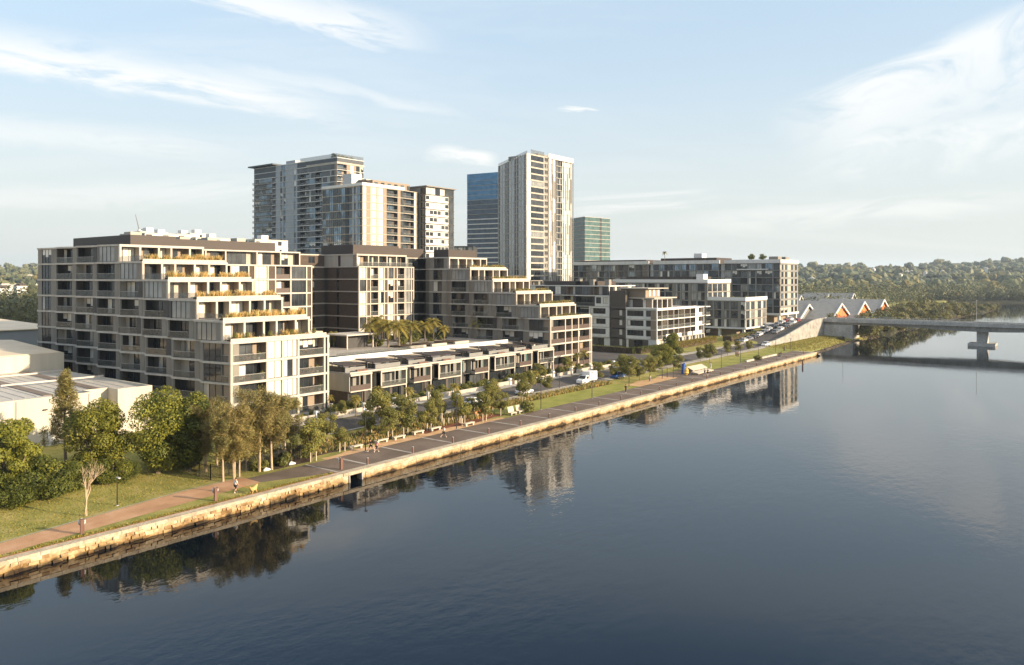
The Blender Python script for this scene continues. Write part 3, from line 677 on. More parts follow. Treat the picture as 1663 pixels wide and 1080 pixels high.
# --- podium garden with pool
P = thing('garden_podium', (120, 130, 0), 'raised garden podium with long white parapet and lap pool', 'podium')
mb = MB(); mb.box(84.8, 154.9, 117.2, 146.8, .5, 7.95, 'footpath'); mb.build('podium_base', P)
mb = MB(); mb.box(84.8, 150, 116.6, 117.19, 7.85, 8.75, 'whitepaint'); mb.build('parapet', P); mb = MB(); mb.box(84.8, 154.9, 116.7, 117.19, 6.9, 7.84, 'taupe'); mb.build('retaining_wall', P)
mb = MB(); mb.box(98, 122, 118.4, 122.4, 7.96, 8.3, 'render'); pool = mb.build('pool', P)
mb = MB(); mb.box(98.35, 121.65, 118.75, 122.05, 8.2, 8.315, mat_glass('pool_water', (.03, .11, .12), .05, .2)); mb.build('pool_water', pool)
mb = MB(); mb.box(98, 122, 118.02, 118.07, 7.96, 9.25, 'bal'); mb.build('pool_fence', P)
for x in (124, 131, 139): 
    mb = MB(); mb.box(x, x+5, 124, 124.6, 7.96, 8.5, 'cream'); mb.box(x, x+5, 124.6, 131, 7.96, 8.3, 'soil'); mb.build('planter', P)
t = thing('pavilion', (118, 137, 7.96), 'small flat-roofed dark pavilion beside the pool', 'pavilion')
mb = MB(); mb.box(113.6, 122.4, 133.4, 140.6, 10.9, 11.2, 'fascia'); mb.build('roof', t)
mb = MB(); mb.box(116, 122, 136, 140, 7.96, 10.9, 'dark'); mb.build('wall', t)
for x in (114, 121.6):
    for y in (133.8, 140): mb = MB(); mb.box(x, x+.25, y, y+.25, 7.96, 10.9, 'timberpale'); mb.build('post', t)
t = thing('pergola', (103, 143, 7.96), 'slatted timber pergola tucked in the podium corner', 'pergola')
mb = MB(); mb.box(92, 113.5, 141.5, 145.5, 11.4, 11.75, 'timberpale'); mb.build('roof', t)
mb = MB()
for i in range(36): mb.box(92+i*.6, 92.25+i*.6, 141.55, 141.7, 9.4, 11.4, 'cream')
mb.build('slat_screen', t)
# --- terrace houses
TH = [(91.3, 96.3, 1), (98.5, 105.2, 0), (107.1, 112.0, 1), (114, 121, 0), (125.3, 130, 1), (131.9, 139.3, 0), (141.1, 145.8, 1), (148, 154.7, 0)]
for i, (a, b_, dk) in enumerate(TH):
    nxt = TH[i+1][0] if i < 7 else 154.9
    h = Bld('terrace_house', (a, 106, .9), f'{ORD[i]} terrace house counted from the grass-terraced block, with {"narrow bronze" if dk else "wide glass"} balcony', 'terrace house', 'row of terrace houses below the podium', seed=30+i, frame='cream', wall='grey', glass=(('g_dark', 3), ('g_mid', 2), ('g_half', 2), ('g_cur', 1)))
    f = 106.2; z0 = .9; z1 = 3.75; z2 = 6.75
    h.face((a, f+1.4), (b_, f+1.4), z0, z1, [('W', 3.6), ('P', .9, 'brown')] if dk else [('W', 3, 'g_dark'), ('P', .5, 'brown'), ('W', 2)], fascia=False, slab=.2)
    F = h.m('frame'); fr = ((a, f), (1, 0), (0, -1)); L = b_-a
    F.fbox(fr, 0, L, -3, 0, z1-.22, z1, 'cream'); F.fbox(fr, -.02, L+.02, -3, .12, z2-.34, z2, 'cream')
    for x in ((L-.28,) if dk else (0, L-.28)): F.fbox(fr, x, x+.28, -1.2, .03, z1, z2-.34, 'cream')
    F.fbox(fr, L-.26, L-.02, -.3, -.02, z0, z1-.22, 'cream')
    h.m('wall').fbox(fr, 0, .15, -3, -.1 if not dk else -1.1, z1, z2-.34, 'render')
    h.face((a+.2, f+2.7), (b_-.25, f+2.7), z1, z2, [('W', 2.4, 'g_dark'), ('P', 1.6, 'taupe')] if dk else [('W', 2.2, 'g_dark'), ('P', .7, 'taupe'), ('W', 1.2, 'g_mid'), ('P', 1.4, 'grey')], fascia=False, slab=.34)
    h.balus(fr, .25 if not dk else .05, L-.3, -.06, z1, 'bald' if dk else 'bal', .95)
    W = h.m('wall'); W.box(a, a+.2, f+3, 116.4, z0, z2-.02, 'render' if i == 0 else 'grey'); W.box(b_-.2, b_, f+3, 116.4, z0, z2-.02, 'grey')
    if i == 0: W.box(a-.12, a, f+.2, 116.4, z1-.1, z2-.1, 'render'); W.box(a-.1, a, f+.6, 116.4, z0, z1-.1, 'brick')
    # link with the tall obscure window and the entry below
    if nxt-b_ > .4:
        h.face((b_, f+2.2), (nxt, f+2.2), z1, z2, [('P', .5, 'grey'), ('W', .8, 'g_green'), ('P', .5, 'grey')], fascia=False, slab=.1); h.m('door').box(b_+.2, nxt-.2, f+2.5, f+2.6, z0, z1-.3, 'dark')
        h.m('wall').box(b_, nxt, f+2.6, f+2.75, z0, z1, 'brown'); h.m('wall').box(b_, nxt, f+1.2, f+2.1, z1-.2, z1-.02, 'dark')
    e = nxt
    h.m('roof').box(a, e, f+.2, 116.5, z2+.01, z2+.16, 'gravel'); h.m('roof').box(a, e, f+.12, f+.32, z2+.16, z2+.34, 'fascia')
    S = h.m('roof_screen'); S.box(a+.5, b_+.2, f+2.0, f+2.15, z2+.16, z2+.95, 'grey'); S.box(a+.5, a+.65, f+2.15, 113.6, z2+.16, z2+1.1, 'dark')
    G = h.m('pergola'); G.hexa([(a+.3, f+2.3, z2+1.2), (e-1.2, f+2.9, z2+1.0), (e-1.2, 113, z2+1.25), (a+.3, 114, z2+1.6), (a+.3, f+2.3, z2+1.34), (e-1.2, f+2.9, z2+1.12), (e-1.2, 113, z2+1.37), (a+.3, 114, z2+1.74)], 'roofscreen')
    for q in (a+.45, e-.9): G.box(q, q+.12, f+2.7, f+2.82, z2+.1, z2+1.5, 'darkmetal')
    K = h.m('air_conditioner'); K.box(b_-1.6, b_-.7, f+4+(i % 3), f+4.5+(i % 3), z2+.17, z2+1.0, 'whitepaint'); h.m('roof_flue').tube([(a+1.2+(i % 2), f+6.5, z2+.1), (a+1.2+(i % 2), f+6.5, z2+1.9)], .09, 'galv', 6)
    if i % 3 != 1: h.m('roof_planter').box(a+2, a+4.4, f+.5, f+1.0, z2+.17, z2+.6, 'timber')
    h.finish()
# ================================================================ WHITE APARTMENTS beyond the side street
SH = (('g_dark', 4), ('g_mid', 2), ('g_half', 2), ('mixA', 2), ('mixE', 2), ('blind', 1))
D = Bld('apartment_building', (219, 111.5, 1.1), 'white five-level apartment block with long balcony front above a colonnade', 'apartment block', seed=12, frame='white', wall='white', fascia='white', glass=(('g_dark', 3), ('g_mid', 2), ('mixA', 2), ('mixD', 2), ('g_cur', 1)), rd=2.0)
lv = [1.1, 4.5, 7.6, 10.7, 13.8]
for k in range(4):
    za, zb = lv[k], lv[k+1]
    if k == 0:
        D.face((221, 113.4), (255, 113.4), za, zb, [('W', 3), ('P', 2.6, 'render')]*6, fascia=False)
        fr = ((219, 111.5), (1, 0), (0, -1))
        for i in range(13): D.m('column').fbox(fr, 5.5+i*2.5, 5.8+i*2.5, -.35, .1, za-.4, zb-.3, 'white')
        D.m('column').fbox(fr, .0, 1.6, -1.4, -.02, za-.4, zb-.3, 'white')
        D.face((219, 122.5), (219, 113), za, zb, [('W', 1, 'g_cur'), ('P', 2, 'brown'), ('W', 3), ('P', 2, 'brown'), ('P', 1.5, 'white')], fascia=False)
    else:
        D.face((219, 111.5), (247.5, 111.5), za, zb, [('B', 3.4, 'beige'), ('B', 4.0, 'render'), ('B', 4.2, 'beige'), ('B', 3.4, 'beige'), ('B', 4.4, 'render'), ('B', 4.4, 'beige'), ('B', 4, 'beige')], slab=.32, col=.12)
        D.face((247.5, 111.5), (250.3, 111.5), za, zb, [('P', 2.8, 'white')]); D.face((250.3, 112.1), (256, 112.1), za, zb, [('B', 3, 'beige'), ('B', 2, 'beige')], slab=.3)
        D.m('frame').box(256, 259.5, 111.3, 116, zb-.26, zb+.01, 'white'); D.balus(((256, 111.4), (1, 0), (0, -1)), .1, 3.4, 0, za, 'bal')
        D.face((219, 122.5), (219, 111.5), za, zb, [('v', 6.5, 'white'), ('w', 3.2, 'white'), ('P', 1.0, 'white')], fascia=False, slab=.05)
    D.face((219, 128.3), (219, 122.6), za, zb, [('P', 3, 'brown'), ('w', 1.6, 'brown'), ('P', 1, 'brown')], fascia=False, slab=.02)
    D.face((256, 112.1), (256, 140), za, zb, [('P', 4, 'white'), ('W', 2)]*3)
    D.slabp([(219.1, 111.7), (255.9, 112.2), (255.9, 139.8), (219.1, 139.8)], zb)
D.m('wall').box(218.95, 221, 111.45, 122.5, 13.82, 14.3, 'white'); D.m('wall').box(221, 248, 111.4, 111.8, 13.83, 14.25, 'white')
for i in (1, 3, 5, 6): D.m('privacy_screen').box(221+i*4, 223.2+i*4+(i % 2), 111.36, 111.42, 4.55, 5.75, 'whitepaint')
for z in (4.6, 7.7, 10.8): D.m('privacy_screen').box(251, 254, 111.98, 112.04, z, z+1.1, 'whitepaint')
D.face((222, 126), (222, 114.6), 13.85, 17.1, [('W', 2.5, 'g_cur'), ('P', 2, 'brown'), ('W', 2)], fascia=False); D.face((222, 114.6), (236, 114.6), 13.85, 17.1, [('L', 3, 'beige'), ('L', 3, 'render'), ('L', 3.4, 'beige'), ('L', 3, 'render')], col=.3)
D.m('roof').box(221.4, 237.5, 113.6, 126, 17.12, 17.45, 'cream'); D.m('roof').box(222, 232, 117, 126, 17.45, 20.2, 'beige'); D.m('roof').box(220.6, 235, 115.4, 126, 20.21, 20.5, 'render')
for x in (224, 227, 230): D.window(((x, 117), (1, 0), (0, -1)), 0, 1.6, .03, 17.7, 20.0, 'g_cur')
lv2 = [1.1, 4.5, 7.8, 11.1, 14.5, 18.0]
for k in range(5):
    za, zb = lv2[k], lv2[k+1]
    if k: D.face((218.6, 141.4), (218.6, 128.4), za, zb, [('B', 5.5, 'dark'), ('v', 7, 'white'), ('P', 1, 'white')] if k < 4 else [('B', 7, 'dark'), ('w', 2.5, 'white'), ('w', 2.5, 'white')], fascia=(k == 4), slab=.3)
    else: D.face((219, 141.4), (219, 128.4), za, zb, [('P', 3, 'brown'), ('W', 2), ('P', 3, 'brown'), ('W', 2), ('P', 2, 'white')], fascia=False)
    D.face((219.4, 162), (219.4, 141.5), za, zb, [('W', 3), ('P', 1.5, 'grey'), ('B', 3.5, 'brown'), ('P', 1, 'brown')]*2)
    D.slabp([(218.8, 128.5), (240, 128.5), (240, 162), (218.8, 162)], zb); D.face((240, 128.5), (240, 162), za, zb, [('P', 3), ('w', 2)]*4)
D.m('wall').box(219.0, 221, 122.6, 128.3, 13.83, 19.6, 'brown'); D.m('wall').box(221, 238, 126.1, 128.3, 13.83, 19.6, 'brown')
D.face((221, 162), (221, 130), 18.02, 21.2, [('W', 3), ('P', 1, 'brown'), ('L', 3, 'beige'), ('P', 2, 'dark')]*3, slab=.3); D.slabp([(221.1, 130), (239, 130), (239, 162), (221.1, 162)], 21.2)
D.face((221, 130), (239, 130), 18.02, 21.2, [('W', 3), ('P', 1, 'brown')]*4); D.m('roof_screen').box(224, 236, 136, 158, 21.2, 22.6, 'roofscreen')
for x, y in ((220, 131), (220, 137), (221, 143)): D.m('roof_plant').box(x+3, x+4.6, y, y+1.6, 21.25, 23.2, 'taupe')
D.finish()
# rear block behind the east stepped block
G = Bld('apartment_building', (222, 172, 1.1), 'brown roofed apartment block behind the white one, below the pale tower', 'apartment block', seed=15, wall='brown', frame='taupe', fascia='taupe', glass=SH)
for k in range(7):
    za, zb = 1.1+3.1*k, 4.2+3.1*k
    G.face((214, 214), (214, 170), za, zb, [('W', 3), ('P', 2, 'brown'), ('B', 3.4, 'beige'), ('P', 1.2, 'dark')]*4); G.face((214, 170), (240, 170), za, zb, [('L', 4, 'beige'), ('P', 1.5, 'brown'), ('L', 4, 'render'), ('W', 2)]*2)
    G.face((240, 170), (240, 214), za, zb, [('P', 3), ('w', 2)]*4); G.slabp([(214.1, 170.1), (239.9, 170.1), (239.9, 214), (214.1, 214)], zb)
G.m('roof_screen').box(218, 236, 176, 208, 22.8, 24.6, 'roofscreen'); G.finish()
# --- grey block with the white parapet
E = Bld('apartment_building', (284, 108, 1), 'grey stepped apartment block with white parapets on an open undercroft', 'apartment block', seed=21, wall='taupe', frame='fascia', fascia='taupe', glass=SH)
frontE = [('P', .5, 'fascia'), ('W', 2.4), ('P', .8, 'fascia'), ('W', 2.4), ('P', 1.9, 'render'), ('W', 2.4), ('P', .8, 'fascia'), ('W', 2.4), ('P', .5, 'fascia')]
sideE = [('W', 2.2), ('P', .7, 'grey'), ('W', 3), ('P', 1.2, 'taupe')]
for k in range(5):
    za = 5+3.35*k; zb = za+3.35
    if k < 3:
        E.face((284, 123), (284, 108), za, zb, sideE*2+[('W', 2)], slab=.35); E.face((284, 108), (307, 108), za, zb, frontE, slab=.4)
        E.slabp([(284.1, 108.1), (306.9, 108.1), (306.9, 123), (284.1, 123)], zb); E.face((307, 108), (307, 165), za, zb, [('P', 3), ('w', 2)]*6)
    else: E.face((284, 123), (307, 123), za, zb, [('W', 3), ('P', .3, 'fascia')]*4+[('P', 2, 'render')], slab=.4); E.face((307, 123), (307, 165), za, zb, [('P', 3), ('w', 2)]*6)
    E.face((284, 165), (284, 123.05), za, zb, sideE*3+[('P', 1.0, 'fascia')]+sideE*3, slab=.35); E.slabp([(284.1, 123.1), (306.9, 123.1), (306.9, 165), (284.1, 165)], zb)
E.m('parapet').box(283.8, 284.2, 107.8, 123, 15.08, 16.4, 'whitepaint'); E.m('parapet').box(284.2, 307.1, 107.8, 108.2, 15.08, 16.4, 'whitepaint')
E.m('parapet').box(283.8, 284.2, 122.8, 165, 21.78, 23.1, 'whitepaint'); E.m('parapet').box(284.2, 307.1, 122.8, 123.2, 21.78, 23.1, 'whitepaint')
E.m('parapet').box(283.6, 307.3, 107.6, 124, 4.4, 5.02, 'whitepaint'); E.m('parapet').box(307.3, 322, 109, 124, 4.5, 4.98, 'whitepaint')
E.m('wall').box(288, 305, 113, 160, 1, 4.4, 'beige'); E.m('wall').box(283.9, 288, 124, 165, 1, 4.4, 'brown')
for x, y in ((284.6, 108.6), (294, 108.6), (305.6, 108.6), (284.6, 118), (320, 110)): E.m('column').box(x, x+.9, y, y+.9, .6, 4.45, 'white')
E.m('roof_screen').box(286, 304, 130, 160, 21.7, 24.2, 'roofscreen'); E.m('roof_plant').box(287, 291, 126, 129, 21.7, 25.2, 'whitepaint'); E.finish()
# --- long dark block at the bridge end
Fb = Bld('apartment_building', (335, 112, 1), 'long dark eight-storey apartment block with cream end wall beside the bridge', 'apartment block', seed=23, wall='grey', frame='fascia', fascia='grey', cap=180, glass=(('g_dark', 4), ('g_mid', 2), ('g_steel', 3), ('g_half', 1), ('mixA', 1), ('mixE', 1), ('blind', 1)))
cw = [('P', .6, 'render'), ('W', 2.4), ('P', .9, 'render'), ('W', 2.4), ('P', 1.8, 'render'), ('P', .5, 'render'), ('P', .6, 'render'), ('W', 2.4), ('P', .9, 'render'), ('W', 2.4), ('P', .6, 'render')]
sd = [('W', 2.6), ('P', .6, 'grey'), ('W', 2.0), ('P', 1.3, 'dark'), ('W', 2.8), ('P', .5, 'grey')]
for k in range(7):
    za = 8.4+3.12*k; zb = za+3.12
    Fb.face((335, 112), (359, 112), za, zb, cw, slab=.8); Fb.face((335, 137), (335, 112), za, zb, sd*2+[('W', 2.6)], slab=.3)
    Fb.face((335, 172.5), (335, 139.5), za, zb, sd*3, slab=.3); Fb.face((335.2, 218), (335.2, 175), za, zb, sd*4, slab=.3)
    Fb.face((336.5, 139.4), (336.5, 137.1), za, zb, [('P', 1, 'white')]); Fb.face((336.5, 174.9), (336.5, 172.6), za, zb, [('P', 1, 'white')])
    Fb.face((359, 112), (359, 218), za, zb, [('P', 3, 'render'), ('W', 2)]*12); Fb.slabp([(335.4, 112.1), (358.9, 112.1), (358.9, 218), (335.4, 218)], zb)
PW = Fb.m('parapet')
for a, b_ in ((112, 137), (139.5, 172.5), (175, 218)): PW.box(334.75, 335.3, a-.25, b_, 30.1, 31.7, 'white')
PW.box(335.3, 359.2, 111.75, 112.3, 30.1, 31.6, 'whitepaint'); PW.box(334.7, 359.3, 111.7, 125, 7.5, 8.42, 'white')
W = Fb.m('wall'); W.box(339, 357, 116, 215, 1, 7.5, 'beige'); W.box(334.9, 339, 140, 215, 1, 7.5, 'grey')
for x, y in ((335.4, 112.4), (346, 112.4), (357.6, 112.4), (335.4, 124)): Fb.m('column').box(x, x+1, y, y+1, .6, 7.52, 'white')
Fb.m('roof_screen').box(338, 356, 142, 170, 30.2, 32.9, 'roofscreen'); Fb.m('roof_screen').box(338, 356, 178, 216, 30.2, 32.4, 'roofscreen'); Fb.m('roof_plant').box(340, 345, 150, 154, 32.9, 35, 'whitepaint')
for x in (338, 348): Fb.m('roof_plant').box(x, x+5, 114, 118, 30.2, 33, 'taupe')
Fb.m('sunshade').box(334.1, 335, 117, 131, 27.2, 27.6, 'whitepaint'); Fb.finish()
# ================================================================ TOWERS
def tower(name, label, pts, z0, fh, n, edge_bays, seed, top='gravel', **kw):
    B = Bld(name, (pts[0][0], pts[0][1], z0), label, 'tower', seed=seed, **kw)
    for k in range(n):
        za = z0+fh*k
        for i, (p, q) in enumerate(zip(pts, pts[1:]+pts[:1])):
            eb = edge_bays(i, k, za)
            if eb: B.face(p, q, za, za+fh, eb[0], **(eb[1] if len(eb) > 1 else {}))
        cx = sum(p[0] for p in pts)/len(pts); cy = sum(p[1] for p in pts)/len(pts)
        B.slabp([(lerp(x, cx, .006), lerp(y, cy, .006)) for x, y in pts], za+fh)
    return B
PL = [('P', 4, 'grey'), ('w', 2, 'grey')]
# tall dark glazed tower
va, vb, vc = vat(412, 261), vat(447, 261), vat(482, 261); vn = 314
def e1(i, k, z):
    if i == 0: return ([('E', 4), ('E', 4), ('E', 3), ('B', 2.5, 'cool')], dict(bal='bal')) if k < 25 else ([('P', 1, 'cooldark')],)
    if i == 1: return ([('P', 2, 'cool'), ('W', .9), ('P', .5, 'cool'), ('W', .9), ('P', 3.6, 'cool'), ('W', .8), ('P', .6, 'cool')], dict(slab=.06)) if k < 26 else ([('P', 1, 'cool'), ('W', .8), ('P', 2, 'cool')],)
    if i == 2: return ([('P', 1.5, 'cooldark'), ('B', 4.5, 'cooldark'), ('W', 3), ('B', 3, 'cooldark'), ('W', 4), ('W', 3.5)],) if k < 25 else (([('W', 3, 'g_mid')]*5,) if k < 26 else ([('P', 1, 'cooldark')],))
    if i == 3: return ([('B', 3.6, 'beige'), ('P', 1.3, 'beige'), ('W', 1.3, 'g_cur'), ('P', .8, 'beige'), ('W', 1.4, 'g_dark'), ('P', .5, 'render'), ('W', 1)], dict(slab=.2)) if k < 26 else ([('P', 1, 'cooldark')],)
    return (PL*2,)
T1 = tower('residential_tower', 'tall dark glazed tower with a sunlit end and roof garden, farthest of the clustered three', [(261, va), (261, vb), (261, vc), (261, vn), (279, vn), (279, va)], 2, 3.1, 27, e1, 41, glass=(('g_steel', 6), ('g_dark', 2), ('g_mid', 1), ('mixE', 2), ('mixA', 1), ('blind', 1)), fascia='white', wall='cool', slab=.3)
T1.m('parapet').box(260.8, 279.2, vn-.2, vn+25, 82.5, 83.4, 'render'); T1.m('roof').box(259, 280, vb, va+3, 86.2, 86.9, 'cooldark'); T1.m('roof').box(262, 279, vc+3, vc+11, 85.7, 87.5, 'cool')
for a in (vn+.3,): T1.m('balustrade').box(261.1, 279, a, a+.08, 85.7, 87.6, 'bal'); T1.m('balustrade').box(261.1, 261.2, a, a+30, 85.7, 87.6, 'bal')
o = T1.finish()
# beige tower in front of it
vfar = vat(521, 223)
def e2(i, k, z):
    if i == 0: return ([('W', 2.4), ('W', 2.4), ('W', 2.4), ('P', .3, 'cooldark')]*2,)
    if i == 1: return ([('P', 1, 'cooldark')],)
    if i == 2: return ([('W', 2.2), ('P', 1.2, 'cool'), ('W', 1.1), ('P', 1.3, 'cool'), ('W', 1.6, 'g_steel'), ('W', 1.5, 'g_dark')],)
    if i == 3:
        a = [('W', 2, 'g_cur') if k > 4 else ('B', 2, 'beige'), ('P', 1.7, 'beige'), ('P', .3, 'render'), ('W', 2.3, 'g_cur'), ('P', 1.1, 'render'), ('W', 2.2, 'g_cur'), ('P', 1.5, 'beige'), ('B', 5.2, 'brown'), ('P', 1.4, 'beige'), ('W', 1.4, 'g_mid')]
        return (a, dict(slab=.2, fascia=k != 99))
    if i == 4: return ([('B', 6.2, 'brown'), ('W', 1.4, 'g_cur'), ('P', .8, 'render')],)
    return (PL*2,)
v3 = 252.5
T2 = tower('residential_tower', 'beige apartment tower with long rows of dark balconies, middle of the clustered three', [(223.5, vfar), (223.5, v3+11), (224.2, v3+9.5), (223.5, v3), (248, v3), (258, v3+.8), (258, vfar)], 2, 3.4, 18, e2, 43, glass=(('g_steel', 5), ('g_dark', 3), ('g_mid', 4)), fascia='render', wall='beige', slab=.22, bal='bal')
zt = 2+3.4*18
T2.m('parapet').box(223.2, 248.3, v3-.3, v3+.3, zt, zt+1.3, 'whitepaint'); T2.m('parapet').box(223.2, 223.8, v3+.3, vfar, zt, zt+1.2, 'white')
T2.m('penthouse').box(233, 256, v3+4, v3+16, zt, zt+3.6, 'beige'); T2.m('penthouse').box(232, 250, v3+7, v3+17, zt+3.61, zt+4.1, 'fascia'); T2.m('roof_plant').box(228, 234, v3+12, v3+18, zt, zt+6.5, 'galv')
for x in range(234, 255, 4): T2.window(((x, v3+4), (1, 0), (0, -1)), 0, 2, .03, zt+.8, zt+2.8)
T2.finish()
u3a, u3b = uat(691, 249), uat(737, 249)
def e3(i, k, z):
    if i == 0: return ([('P', 3, 'taupe'), ('W', 1.1, 'g_dark')], dict(slab=.2))
    if i == 1: return ([('v', 2, 'white'), ('v', 2, 'white'), ('v', 2, 'white'), ('v', 2, 'white'), ('v', 2, 'white'), ('v', 2, 'white'), ('W', 3, 'g_mid')], dict(fascia=True, slab=.35)) if k < 18 else ([('W', 3)]*6,)
    return (PL*2,)
T3 = tower('residential_tower', 'white panelled tower with ribbon windows, standing against the beige tower', [(u3a, 262), (u3a, 249), (u3b, 249), (u3b, 262)], 2, 3.35, 19, e3, 47, glass=(('g_dark', 3), ('g_mid', 4), ('g_cur', 6)), fascia='mull', wall='white')
T3.m('roof').box(u3a-.5, u3b+.5, 248, 262, 65.7, 66.2, 'taupe'); T3.finish()
# pale slab-sided tower
Wa = atd(809, 447); Wq = (322, 238); wu = lambda px: uat(px, 238)
wx = [wu(p) for p in (852, 858, 879.5, 886.5, 899, 905.5, 911, 927)]
def eW(i, k, z):
    if i == 0: return ([('W', 2.6, 'g_dark'), ('P', 1.0, 'white'), ('W', 1.8, 'g_steel'), ('P', .8, 'white'), ('W', 2.6, 'g_dark'), ('P', .6, 'dark')]*3, dict(slab=.25))
    if i == 1: return ([('P', 1, 'white'), ('W', 1.8)], dict(slab=.04, fascia=False))
    if i == 2: return ([('P', 1, 'white')], dict(slab=.02, fascia=False))
    if i == 3: return ([('W', 1)]*1, dict(slab=.75, fascia=True))
    if i == 4: return ([('P', .4, 'white'), ('w', 2, 'taupe'), ('w', 2, 'taupe')], dict(slab=.35, fascia=False))
    if i in (5, 8): return ([('P', 1, 'white')], dict(slab=.0, fascia=False))
    if i in (6, 7): return ([('W', 1.4), ('P', .4, 'taupe'), ('W', 1.4)], dict(slab=.5, fascia=False))
    return (PL*3,)
wp = [Wa, Wq, (wx[0], 237.3), (wx[1], 236.6), (wx[2], 236.6), (wx[3], 236.8), (wx[4], 236.8), (wx[5], 237.2), (wx[6], 237.2), (wx[7], 237.2), (wx[7]+2, 275)]
Wt = tower('residential_tower', 'tall white tower with narrow slit panels and a glass-banded corner', wp, 2, 3.3, 26, eW, 51, cap=160, glass=(('g_mid', 5), ('g_dark', 4), ('g_half', 2)), fascia='render', wall='white', pw=1.6)
zt = 2+3.3*26; pr = Wt.m('slit_panel'); r = random.Random(8)
for (a, b_, yy) in ((wx[3], wx[4], 236.72), (wx[6], wx[7], 237.12)):
    for t in (.12, .32, .52, .7, .86):
        x = lerp(a, b_, t); z = 5+r.uniform(0, 14)
        while z < zt-6: L = r.uniform(9, 20); pr.box(x-.32, x+.32, yy, yy+.12, z, min(z+L, zt-3), 'taupe'); z += L+r.uniform(6, 16)
Wt.m('roof_parapet').box(wx[1], wx[2], 236.5, 236.6, zt, zt+2.2, 'bal'); Wt.m('roof_parapet').box(wx[3], wx[7], 236.4, 236.8, zt-.5, zt+2.0, 'white'); Wt.m('roof_plant').box(wx[2]+2, wx[7]-3, 242, 262, zt, zt+2.4, 'taupe')
fr = (Wa, ((Wq[0]-Wa[0])/48.3, (Wq[1]-Wa[1])/48.3), (0, 0)); L = math.hypot(Wq[0]-Wa[0], Wq[1]-Wa[1]); tx, ty = (Wq[0]-Wa[0])/L, (Wq[1]-Wa[1])/L
Wt.m('roof_parapet').fbox((Wa, (tx, ty), (ty, -tx)), 0, L, -.3, .02, zt, zt+1.5, 'bal')
for i in range(12): mb = MB(); x = .2+i*L/12; mb.fbox((Wa, (tx, ty), (ty, -tx)), x, x+.4, .08, .3, 2, zt+.4, 'white'); mb.build('fin', Wt.root)
for x in [lerp(wx[3], wx[4], t) for t in (.02, .5, .98)]+[lerp(wx[6], wx[7], t) for t in (.02, .35, .68, .97)]: mb = MB(); mb.box(x-.12, x+.12, 236.3, 236.66, 2, zt, 'taupe'); mb.build('fin', Wt.root)
Wt.finish()
# dark blue glass office tower with white ledges
b0, b1, b2, b3 = atd(758, 612), atd(838, 590), atd(850, 640), atd(768, 660)
def eB(i, k, z): return ([('W', 1, 'g_blue' if k > 21 else 'g_bluerefl') for j in range(10)], dict(fascia=k < 19 and (k < 17 or k % 2), slab=.9 if k < 12 else .7 if k < 19 else .25, over=.5 if k < 19 else .05)) if i == 0 else ([('P', 1, 'dark')],)
BT = tower('office_tower', 'dark blue glass office tower ringed by thin white ledges', [b0, b1, b2, b3], 2, 3.75, 26, eB, 55, cap=120, fascia='white', wall='dark', pw=1.5, glass=(('g_blue', 1),))
zt = 2+3.75*26; L = math.dist(b0, b1); t_ = ((b1[0]-b0[0])/L, (b1[1]-b0[1])/L)
BT.m('roof_parapet').fbox((b0, t_, (t_[1], -t_[0])), 0, L, -.3, .0, zt, zt+5.5, 'g_blue'); BT.finish()
# green glass tower
q0, q1, q2, q3, q4, q5 = atd(925, 665), atd(949, 640), atd(974, 652), atd(977, 656), atd(990.5, 662), atd(985, 700)
def eG(i, k, z):
    if i == 2: return ([('P', 1, 'dark')], dict(fascia=False))
    if i in (0, 1, 3): return ([('W', 3, 'g_green')]*(4 if i < 2 else 3), dict(slab=.35))
    return ([('P', 1, 'grey')],)
GT = tower('office_tower', 'green glass office tower with a dark vertical slot behind the pale tower', [q0, q1, q2, q3, q4, q5], 2, 3.6, 20, eG, 57, cap=110, fascia='fascia', wall='grey', pw=1.5, glass=(('g_green', 1),))
GT.finish()
B5 = Bld('office_building', (*atd(737, 500), 2), 'low dark office building between the white panelled tower and the blue tower', 'office building', seed=60, wall='dark', frame='dark', fascia='dark', glass=SH)
p, q, s_ = atd(728, 500), atd(768, 497), atd(775, 530)
for k in range(11): B5.face(p, q, 2+3.8*k, 5.8+3.8*k, [('W', 3), ('P', .5)]*5, slab=.6)
B5.m('wall').prism([(lerp(a, 390, .004)+.4, b_+.5) for a, b_ in (p, q, s_, atd(735, 535))], 2, 44, 'dark'); B5.finish()
# rooftops beyond the west block, and the crane
for i, (px, py0, w, d) in enumerate(((243, 376, 8, 330), (262, 379, 14, 320), (300, 380, 7, 340), (322, 379, 8, 345), (346, 386, 16, 335), (432, 389, 10, 300))):
    u, v = atd(px, d); zt = H+(HOR-py0)*d/FPX
    b = Bld('apartment_building', (u, v, 1), ['white rooftop block second from the crane above the grass-terraced roof', 'widest pale block showing above the grass-terraced roof near the crane', 'small pale block at the middle of the roofline above the grass terraces', 'narrow white block beside the small pale one above the grass terraces', 'long low cream block behind the grass-terraced roof', 'white block at the foot of the dark glazed tower'][i], 'apartment block', 'buildings showing over the roofline', seed=70+i, wall='white', fascia='fascia', glass=SH)
    n = int((zt-1)//3.1)
    for k in range(n):
        z = zt-3.1*(n-k); b.face((u-w/2, v+14), (u-w/2, v), z, z+3.1, [('w', 2)]*3); b.face((u-w/2, v), (u+w, v), z, z+3.1, [('w', 2), ('P', 2)]*3); b.face((u+w, v), (u+w, v+14), z, z+3.1, [('P', 2)])
    b.slabp([(u-w/2+.1, v+.1), (u+w-.1, v+.1), (u+w-.1, v+14), (u-w/2+.1, v+14)], zt); b.m('roof_plant').box(u, u+3, v+3, v+6, zt, zt+1.8, 'whitepaint'); b.finish()
u, v = atd(226, 700); zt = 24+98*700/1260
